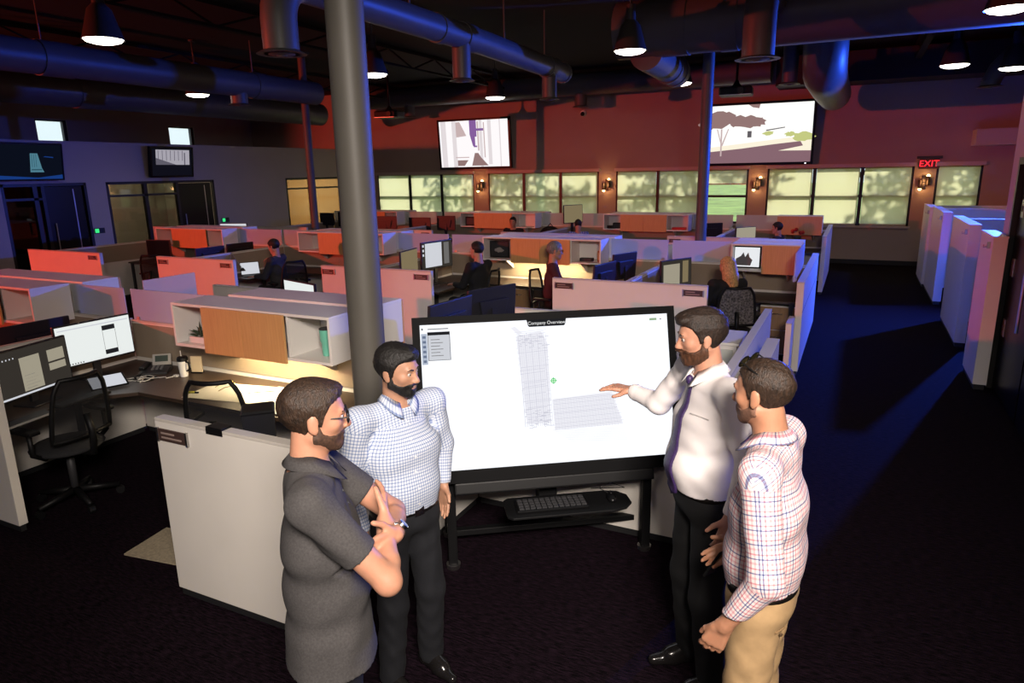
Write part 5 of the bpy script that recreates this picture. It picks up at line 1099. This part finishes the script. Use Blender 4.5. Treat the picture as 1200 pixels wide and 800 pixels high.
        def uvf(p, quads):
            """cloth coordinates per face corner: each face belongs to the torso or to one arm bone"""
            c = p[quads].mean(1); rel = c-O; best = (np.sqrt(((rel@RV)/(.155*gw*s))**2+((rel@FV)/((.115*gd+belly*.5)*s))**2)-1.0)*.12*s; sel = np.zeros(len(c), int)
            sel[c[:, 2] > shR[2]-.055*s] = len(bones)-1
            for i in range(1, len(bones)-1):
                typ, A_, B_ = bones[i]; e_ = B_-A_; L = np.linalg.norm(e_); q = c-A_; al = q@(e_/L); tt = np.clip(al/L, 0, 1); dist = np.linalg.norm(q-np.outer(tt, e_), axis=1)-.058*s
                m_ = (dist < best-.004) & (al > (.055*s if typ == 1 else -9)); sel[m_] = i; best = np.where(m_, dist, best)
            res = np.zeros((len(quads), 4, 3))
            for i in range(len(bones)):
                f = np.nonzero(sel == i)[0]
                if len(f) == 0: continue
                uc, per = on_bone(c[f], i); v, _ = on_bone(p[quads[f]].reshape(-1, 3), i); v = v.reshape(-1, 4, 3)
                v[:, :, 0] -= per*np.round((v[:, :, 0]-uc[:, None, 0])/per); res[f] = v
            return res.reshape(-1, 3)
        S_.mesh('shirt', shirt['m'], root, org, shirt.get('label'), uv=uvf); out['shirt'] = S_.bvh()
        if collar:
            # collar: a stand and a turned down leaf, open at the front
            cb = MB(); N = 26; ring_o = []
            for i in range(N+1):
                th_ = R(20+320*i/N); f_ = -math.cos(th_)*-1; cx_ = math.sin(th_); cy_ = math.cos(th_)
                dip = -.045*max(0, cy_)**1.5
                base = nk+s*(RV*cx_*.066+FV*(cy_*.064+.012)+UV_*(-.020+dip)); top = nk+s*(RV*cx_*.059+FV*(cy_*.058+.010)+UV_*(.034+dip*.9)); wid = .030+.022*max(0, cy_)
                leaf = nk+s*(RV*cx_*.094+FV*(cy_*.092+.014+.014*max(0, cy_))+UV_*(.034-wid-.004+dip*1.1)); ring_o.append((base, top, leaf))
            vs2 = []; fs2 = []
            for b_, t2, l_ in ring_o: vs2 += [tuple(b_-np.array(org)), tuple(t2-np.array(org)), tuple(l_-np.array(org))]
            for i in range(N):
                for j in range(2): fs2.append((i*3+j, (i+1)*3+j, (i+1)*3+j+1, i*3+j+1))
            cb.add(vs2, fs2); co = cb.build('collar', shirt['m'], root, smooth=True)
            at = co.data.attributes.new('cuv', 'FLOAT_VECTOR', 'POINT')
            at.data.foreach_set('vector', np.array([[(i//3)*.017, (i % 3)*.022, 0] for i in range(len(co.data.vertices))], np.float32).ravel())
            md = co.modifiers.new('thickness', 'SOLIDIFY'); md.thickness = .003; md.offset = 0
    if shoes:
        for q in 'RL':
            A_ = w['ank'+q]; Gf = Field(A_-V3(.22, .22, .1)*s, A_+V3(.22, .22, .08)*s, .007); b0 = V3(A_[0], A_[1], .042*s)
            Gf.cone(b0-FV*.055*s, b0+FV*.09*s, .042*s, .042*s, .02); Gf.cone(b0+FV*.08*s-UV_*.008, b0+FV*.185*s-UV_*.012, .040*s, .026*s, .02); Gf.cone(b0-FV*.03*s, b0+UV_*.05*s-FV*.02*s, .042*s, .042*s, .02); Gf.cone(b0+UV_*.045*s-FV*.01*s, b0+FV*.10*s+UV_*.012*s, .040*s, .034*s, .02)
            sl, X, Y, Z = Gf.win(Gf.lo, Gf.lo+Gf.n*Gf.h); Gf.d = np.maximum(Gf.d, .004-Z).astype(np.float32); Gf.mesh('shoe', shoes, root, org)
    out.update(root=root, org=np.array(org), RV=RV, FV=FV, s=s, w=w, hl=hl, HM=HM, hs=hs, O=O, Wd=Wd, arms=arms, gw=gw, gd=gd, belly=belly)
    return out
def hit(o, origin, d):
    h = o['shirt'].ray_cast(Vector(origin), Vector(d)); return None if h[0] is None else np.array(h[0])
def belt(o, z, m, buckle=True):
    n = 48; pts = []
    for i in range(n):
        a = 2*math.pi*i/n; d = o['RV']*math.sin(a)+o['FV']*math.cos(a); c0 = V3(o['O'][0], o['O'][1], z-.012); rr_ = []
        for kk in ('trousers', 'shirt'):
            h = o[kk].ray_cast(Vector(c0+d*.5), Vector(-d), .45)
            if h[0] is not None: rr_.append((np.array(h[0])-c0)@d)
        pts.append(o['O']+d*((rr_[0] if rr_ else .16)+.004)+V3(0, 0, z))
    b = MB(); vs2 = [tuple(p+V3(0, 0, dz)-o['org']) for p in pts for dz in (-.018, .018)]
    b.add(vs2, [(2*i, 2*((i+1) % n), 2*((i+1) % n)+1, 2*i+1) for i in range(n)]); q = b.build('belt', m, o['root'], smooth=True); md = q.modifiers.new('thickness', 'SOLIDIFY'); md.thickness = .005
    if buckle:
        c = pts[0]-o['org']+o['FV']*.006; M = Matrix(((*o['RV'],), (*o['FV'],), (0, 0, 1))).transposed().to_4x4(); M.translation = Vector(c)
        MB().box(-.025, .025, -.003, .004, -.02, .02, M).build('buckle', chrome, q, bevel=.002)
def frame44(c, x, y, z):
    M = Matrix(((x[0], y[0], z[0], c[0]), (x[1], y[1], z[1], c[1]), (x[2], y[2], z[2], c[2]), (0, 0, 0, 1))); return M
def wear_glasses(o, name, label, c, m_rim, m_lens, tilt=0, sc=1.0):
    e = bpy.data.objects.new(name, None); COL.objects.link(e); e.parent = o['root']; e['label'] = label
    X = -o['HM'][0]; Yv = -o['HM'][1]; Z_ = o['HM'][2]
    ca, sa = math.cos(R(tilt)), math.sin(R(tilt)); Y2 = Yv*ca+Z_*sa; Z2 = Z_*ca-Yv*sa
    M = frame44(o['hl'](c)-o['org'], X, Y2, Z2); e.matrix_local = M @ Matrix.Scale(o['hs']*sc, 4); spectacles(e, m_rim, m_lens, .066, .115)
    return e
BODY_LINE = [(-.14, -.075), (-.06, -.068), (-.03, -.045), (-.012, -.012), (.018, -.018), (.026, .018), (.045, .052), (.07, .066), (.12, .072)]
BEARD_LINE = [(-.02, -.02), (.010, -.016), (.022, -.045), (.045, -.056), (.065, -.056), (.080, -.048), (.12, -.048)]
# ------------------------------------------------------------------ the four men at the display
skin_a = skin('skin_fair', (0.42, 0.205, 0.13)); skin_b = skin('skin_olive', (0.36, 0.19, 0.12)); skin_c = skin('skin_ruddy', (0.44, 0.215, 0.14)); skin_d = skin('skin_tan', (0.38, 0.18, 0.105))
h_brown = hair_mat('hair_brown', (0.026, 0.014, 0.008)); h_black = hair_mat('hair_black', (0.006, 0.005, 0.0045)); h_dark = hair_mat('hair_dark_brown', (0.018, 0.010, 0.0065)); h_ginger = hair_mat('beard_auburn', (0.06, 0.024, 0.011)); h_stub = mat('stubble', (0.15, 0.075, 0.048), 0.7, noise=0.3, nscale=120); h_blond = hair_mat('hair_blond', (0.42, 0.27, 0.11)); h_grey = hair_mat('hair_grey', (0.16, 0.15, 0.14))
polo = mat('grey_heather', (0.046, 0.043, 0.043), 0.9, noise=0.22, nscale=160)
check = plaid('blue_check', (0.50, 0.53, 0.59), [(0, .014, 0, .0040, (.38, .46, .66), .9), (1, .014, 0, .0040, (.38, .46, .66), .9)])
white_sh = plaid('white_cotton', (0.80, 0.75, 0.74), [])
PINK, NAVY, ROSE = (.80, .32, .40), (.20, .26, .48), (.88, .55, .60)
plaid_m = plaid('pink_navy_plaid', (0.66, 0.60, 0.59), [(0, .044, 0, .0045, NAVY, .9), (0, .044, .014, .005, PINK, .75), (0, .044, .030, .007, ROSE, .7), (1, .044, 0, .0045, NAVY, .9), (1, .044, .014, .005, PINK, .75), (1, .044, .030, .007, ROSE, .7)])
khaki = mat('khaki_twill', (0.36, 0.235, 0.115), 0.85, noise=0.08, nscale=30); navy_t = mat('dark_trousers', (0.004, 0.0045, 0.007), 0.85, noise=.2, nscale=80); black_t = mat('black_trousers', (0.003, 0.003, 0.0035), 0.8)
shoe_m = mat('black_shoe', (0.010, 0.009, 0.009), 0.18)
# grey polo, arms crossed
a = person('man in grey polo shirt and dark glasses with crossed arms at the left', (-1.46, 1.53), 48, 1.80, sw=.19, girth=(1.05, .98), belly=.010, head=(-4, 4, 0), head_s=.94, skin_m=skin_a,
    armR=dict(elbow=(.245, .185, 1.215), wrist=(.045, .200, 1.31), dir=(-.88, .10, .34), palm=(.05, -1, -.1), curl=.22), armL=dict(elbow=(-.14, .245, 1.245), wrist=(.095, .228, 1.285), dir=(.66, -.74, -.04), palm=(-.7, -.6, .1), curl=.2),
    hair=dict(m=h_brown, line=BODY_LINE, grow=.007, extra=[((0, .02, .09), (.055, .07, .03))]), beard=dict(m=mat('beard_short_brown', (.055, .028, .017), .7, noise=.4, nscale=120), line=BEARD_LINE, grow=.0028, rough=.001), shirt=dict(m=polo, long=False, hem=.86, sleeve=.66, fold=.0035), trousers=dict(m=black_t), shoes=shoe_m)
wear_glasses(a, 'eyeglasses', 'black framed glasses', (0, .104, -.020), black_gloss, clear_glass('spectacle_lens', (.9, .9, .9), .06))
el, wr = a['arms'][1][2], a['arms'][1][3]; u = nrm(wr-el); c = wr-u*.018-a['org']
wt = MB().cyl(c-u*.008, c+u*.008, .0315, .0315, 24, False).build('wrist_watch', chrome, a['root'], smooth=True); md = wt.modifiers.new('thickness', 'SOLIDIFY'); md.thickness = .004
side = nrm(np.cross(u, V3(0, 0, 1))); outw = nrm(a['FV']*.55+V3(0, 0, .55)+a['RV']*.35); outw = nrm(outw-u*(outw@u))
dl = MB().cyl(c+outw*.030, c+outw*.040, .0195, .0185, 24).build('watch_case', chrome, wt, auto=40); MB().cyl(c+outw*.040, c+outw*.0412, .0155, .0155, 24).build('watch_dial', mat('blue_dial', (.01, .05, .30), .15), wt)
def dab(o, name, m, lat, z, r, off=.0015, n=16, label=None, parent=None, sq=None):
    """a small flat thing sewn on the shirt front at (lateral, height)"""
    base = o['Wd']((lat, .6, z)); h = o['shirt'].ray_cast(Vector(base), Vector(-o['FV']))
    if h[0] is None: return None
    c = np.array(h[0]); nn = np.array(h[1]); nn = nn if nn@o['FV'] > 0 else -nn; c = c-o['org']
    if sq:
        x = nrm(np.cross(nn, V3(0, 0, 1))); y = np.cross(x, nn); M = frame44(c, x, nn, -y if y[2] < 0 else y)
        return MB().box(-sq[0]/2, sq[0]/2, -.002, off, -sq[1]/2, sq[1]/2, M).build(name, m, parent or o['root'], label=label)
    return MB().cyl(tuple(c-nn*.002), tuple(c+nn*off), r, r, n).build(name, m, parent or o['root'], label=label)
dab(a, 'embroidered_emblem', dark_grey, -.075, 1.40, .026, .002, label='small dark round emblem')
for i in range(3): dab(a, 'button', dark_grey, 0, 1.46-.045*i, .005, .003, 10)
# blue check shirt
b = person('bearded man in blue checked shirt standing before the grey column', (-1.735, 2.36), 112, 1.69, sw=.205, girth=(1.10, 1.0), belly=.008, head=(-24, 6, -2), head_s=.98, skin_m=skin_b,
    armR=dict(elbow=(.29, -.01, 1.19), wrist=(.28, .09, .97), dir=(0, .2, -1), palm=(-1, 0, 0), curl=.3), armL=dict(elbow=(-.262, -.03, 1.225), wrist=(-.222, .015, 1.03), dir=(.12, .25, -.95), palm=(1, 0, .1), curl=.15),
    hair=dict(m=h_black, line=BODY_LINE, grow=.011, rough=.003, extra=[((0, .03, .085), (.066, .072, .042))]), beard=dict(m=h_black, line=BEARD_LINE, grow=.0036, rough=.0012), shirt=dict(m=check, fold=.003), trousers=dict(m=navy_t), shoes=shoe_m)
belt(b, b['w']['pelvis'][2]+.055*b['s'], belt_m)
bt = mat('shirt_button', (.6, .6, .62), .4)
for i in range(6): dab(b, 'button', bt, .006, 1.44-.078*i, .0055, .003, 10)
# white shirt and tie, pointing
c3 = person('bearded man in white shirt and purple tie reaching toward the display', (-.50, 2.94), -125, 1.84, J=dict(head=(0, .055, 1.672), neck=(0, .005, 1.528)), sw=.205, girth=(1.11, 1.06), belly=.022, head=(13, 9, 0), head_s=.93, skin_m=skin_c,
    armR=dict(elbow=(.37, .085, 1.255), wrist=(.565, .155, 1.262), dir=(.50, .85, .10), palm=(.15, .1, -1), curl=[.16, .24, .30, .34], spread=.5), armL=dict(elbow=(-.285, -.045, 1.20), wrist=(-.285, .02, .985), dir=(.05, .2, -1), palm=(1, 0, 0), curl=.3),
    hair=dict(m=h_dark, line=BODY_LINE, grow=.011, rough=.003, extra=[((0, .03, .088), (.062, .074, .040)), ((-.01, .075, .085), (.045, .025, .022))]), beard=dict(m=h_ginger, line=BEARD_LINE, grow=.011, rough=.002, extra=[((0, .07, -.108), (.035, .025, .022))]), shirt=dict(m=white_sh, fold=.003), trousers=dict(m=black_t), shoes=shoe_m)
belt(c3, c3['w']['pelvis'][2]+.055*c3['s'], belt_m)
def tie(o, m):
    rows = []; nk = o['w']['neck']; zt = nk[2]-.045; zb = o['w']['pelvis'][2]+.02; N = 22
    for i in range(N+1):
        t = i/N; z = zt+(zb-zt)*t; base = V3(o['O'][0], o['O'][1], z); h = hit(o, base+o['FV']*.6, -o['FV'])
        y = (h-base)@o['FV'] if h is not None else rows[-1][2]
        if rows: y = max(y, rows[-1][2]-.004) if t < .7 else max(y, rows[-1][2]-.012)
        wd = .026-.008*min(t*12, 1) if t < .09 else .018+.034*((t-.09)/.91)
        if i == N: wd = .004
        rows.append((z, wd, y))
    g = MB()
    for sgn, nm in ((1, 'f'),):
        vs2 = []; 
        for z, wd, y in rows:
            for q in (-1, -.5, 0, .5, 1): vs2.append(tuple(V3(o['O'][0], o['O'][1], z)+o['FV']*(y+.012-.004*abs(q))+o['RV']*wd*q-o['org']))
        g.add(vs2, [(i*5+j, i*5+j+1, (i+1)*5+j+1, (i+1)*5+j) for i in range(N) for j in range(4)])
    q = g.build('necktie', m, o['root'], smooth=True, label='dark purple necktie'); md = q.modifiers.new('thickness', 'SOLIDIFY'); md.thickness = .006; md.offset = 0
    k = nk-V3(0, 0, .045)+o['FV']*(rows[0][2]+.012)-o['FV']*((nk-o['O'])@o['FV'])
    MB().ball(tuple(k-o['org']), (.017, .017, .022), 10, 8).build('tie_knot', m, q, smooth=True)
dab(c3, 'pocket_hem', mat('pocket_edge', (.45, .42, .41), .8), -.105, 1.356, 0, .0042, sq=(.10, .004))
tie(c3, mat('purple_silk', (0.035, 0.018, 0.075), 0.45, noise=.5, nscale=180))
# plaid shirt, khakis
d4 = person('man in pink and navy plaid shirt and khaki trousers seen from behind at the right', (-.18, 2.34), -84, 1.79, J=dict(head=(0, .050, 1.676), neck=(0, .005, 1.528)), sw=.195, girth=(1.08, .98), belly=.006, head=(14, 5, 0), head_s=.94, skin_m=skin_d,
    armR=dict(elbow=(.27, .0, 1.17), wrist=(.19, .13, .98), dir=(-.25, .75, -.5), palm=(-1, 0, .2), curl=.35), armL=dict(elbow=(-.285, -.06, 1.155), wrist=(-.275, .062, .94), dir=(.02, .38, -.92), palm=(1, .1, 0), curl=.42, thumb=.35),
    hair=dict(m=h_brown, line=[(-.14, -.07), (-.06, -.06), (-.03, -.035), (-.012, -.008), (.018, -.012), (.026, .025), (.045, .062), (.07, .078), (.12, .09)], grow=.006), beard=dict(m=h_stub, line=BEARD_LINE, grow=.0022, rough=.0006), shirt=dict(m=plaid_m, fold=.0032), trousers=dict(m=khaki), shoes=shoe_m)
belt(d4, d4['w']['pelvis'][2]+.055*d4['s'], belt_m)
wear_glasses(d4, 'sunglasses_on_head', 'dark sunglasses pushed up on the hair', (0, .060, .096), black_gloss, sun_lens, tilt=-30, sc=1.1)
# back pocket with button on the khakis, phone in hand
pw = d4['Wd']((-.56, -.50, .875)); hh = d4['trousers'].ray_cast(Vector(pw), Vector(nrm(d4['Wd']((-.05, -.03, .875))-pw))); pw = np.array(hh[0])-d4['FV']*.003; nn = np.array(hh[1]); nn = nn if nn@d4['FV'] < 0 else -nn; M = frame44(pw-d4['org'], nrm(np.cross(-nn, V3(0, 0, 1))), -nn, V3(0, 0, 1))
pk_ = MB().box(-.030, .030, -.001, .004, .0, .004, M).build('pocket_welt', mat('khaki_dark', (.24, .15, .07), .8), d4['root']); MB().cyl(tuple(pw-d4['org']+V3(0, 0, -.014)), tuple(pw-d4['org']+V3(0, 0, -.014)+nn*.005), .0065, .0065, 12).build('pocket_button', mat('button_brown', (.08, .05, .03), .3), pk_)
ph = d4['arms'][0][3]+nrm(d4['arms'][0][4])*.09
o = thing('mobile_phone', 'black phone held in the far hand of the plaid shirt man', 'phone', tuple(ph+V3(-.01, -.005, -.035))); MB().box(-.035, .035, -.005, .005, -.065, .065).build('case', black, o, bevel=.004); MB().box(-.032, .032, -.0065, -.005, -.058, .058).build('screen', scr_off, o); o.rotation_euler = (R(25), R(10), R(70))

# ------------------------------------------------------------------ people at the desks
dark_cloth = mat('black_cloth', (0.008, 0.008, 0.009), 0.9); grey_cloth = mat('charcoal_cloth', (0.03, 0.028, 0.03), 0.9); wine = mat('wine_cloth', (0.06, 0.015, 0.02), 0.9); blue_pat = plaid('blue_pattern', (0.30, 0.36, 0.55), [(0, .05, 0, .02, (.1, .2, .6), .8), (1, .05, 0, .02, (.1, .2, .6), .8)])
DESK = dict(armR=dict(elbow=(.24, .12, .80), wrist=(.16, .36, .79), dir=(-.2, 1, -.05), palm=(0, 0, -1), curl=.25), armL=dict(elbow=(-.24, .12, .80), wrist=(-.16, .36, .79), dir=(.2, 1, -.05), palm=(0, 0, -1), curl=.25))
def sitter(label, pos, az, ht, hm, cloth, trou=black_t, head=(0, 6, 0), line=BODY_LINE, extra=(), sk=skin_a, arms=None, group='people at desks'):
    return person(label, pos, az, ht, seated=True, head=head, skin_m=sk, hair=dict(m=hm, line=line, grow=.009, extra=extra) if hm else None, shirt=dict(m=cloth, fold=.003), trousers=dict(m=trou), shoes=shoe_m, vox=.0085, faces=True, group=group, collar=False, **(arms or DESK))
sitter('man in black seen from behind at two document monitors', (-4.85, 8.75), -78, 1.82, h_black, dark_cloth, head=(0, 4, 0), line=[(-.14, -.06), (-.03, -.03), (.0, .0), (.02, .05), (.05, .10), (.12, .12)])
g_ = sitter('grey haired man with glasses seated behind the salmon lit panel', (-3.78, 8.92), 62, 1.84, h_grey, wine, head=(-4, 6, 0)); wear_glasses(g_, 'eyeglasses', 'thin dark glasses', (0, .104, -.020), black_gloss, MATS['spectacle_lens'])
lean = dict(armR=dict(elbow=(.22, .16, .80), wrist=(.10, .30, .95), dir=(-.3, -.3, .9), palm=(-.3, -.9, 0), curl=.3), armL=DESK['armL'])
sitter('dark haired man resting his chin on his hand at the left laptop', (-8.62, 8.60), -105, 1.76, h_black, grey_cloth, head=(8, 16, 0), arms=lean)
wm = sitter('woman with long blonde hair seated in a speckled chair', (-1.33, 8.62), -32, 1.72, h_blond, dark_cloth, head=(-28, 14, 0), line=[(-.14, -.11), (-.03, -.10), (.0, -.05), (.02, -.01), (.03, .03), (.06, .075), (.12, .085)])
hl = wm['hl']; G = Field(wm['w']['head']-V3(.25, .25, .42), wm['w']['head']+V3(.25, .25, .2), .009)
for k in range(9):
    an = R(-115+230*k/8); x0, y0 = .066*math.sin(an), -.02-.075*math.cos(an)
    G.cone(hl((x0, y0, .02)), hl((x0*1.05, y0-.005, -.14)), .026, .030, .02); G.cone(hl((x0*1.05, y0-.005, -.14)), hl((x0*.85, y0-.0, -.26)), .030, .014, .02)
G.mesh('long_hair', h_blond, wm['root'], wm['org'], 'long straight blonde hair')
sitter('dark haired person low behind the far cabinet under the second end window', (-7.35, 15.0), 170, 1.72, h_black, dark_cloth)
sitter('person in blue patterned shirt leaning at the far high monitor', (-5.55, 14.6), -20, 1.70, h_black, blue_pat, head=(0, 30, 0))
sitter('dark haired person facing left at the far desk by the aisle', (-1.35, 14.75), -80, 1.70, h_black, grey_cloth)
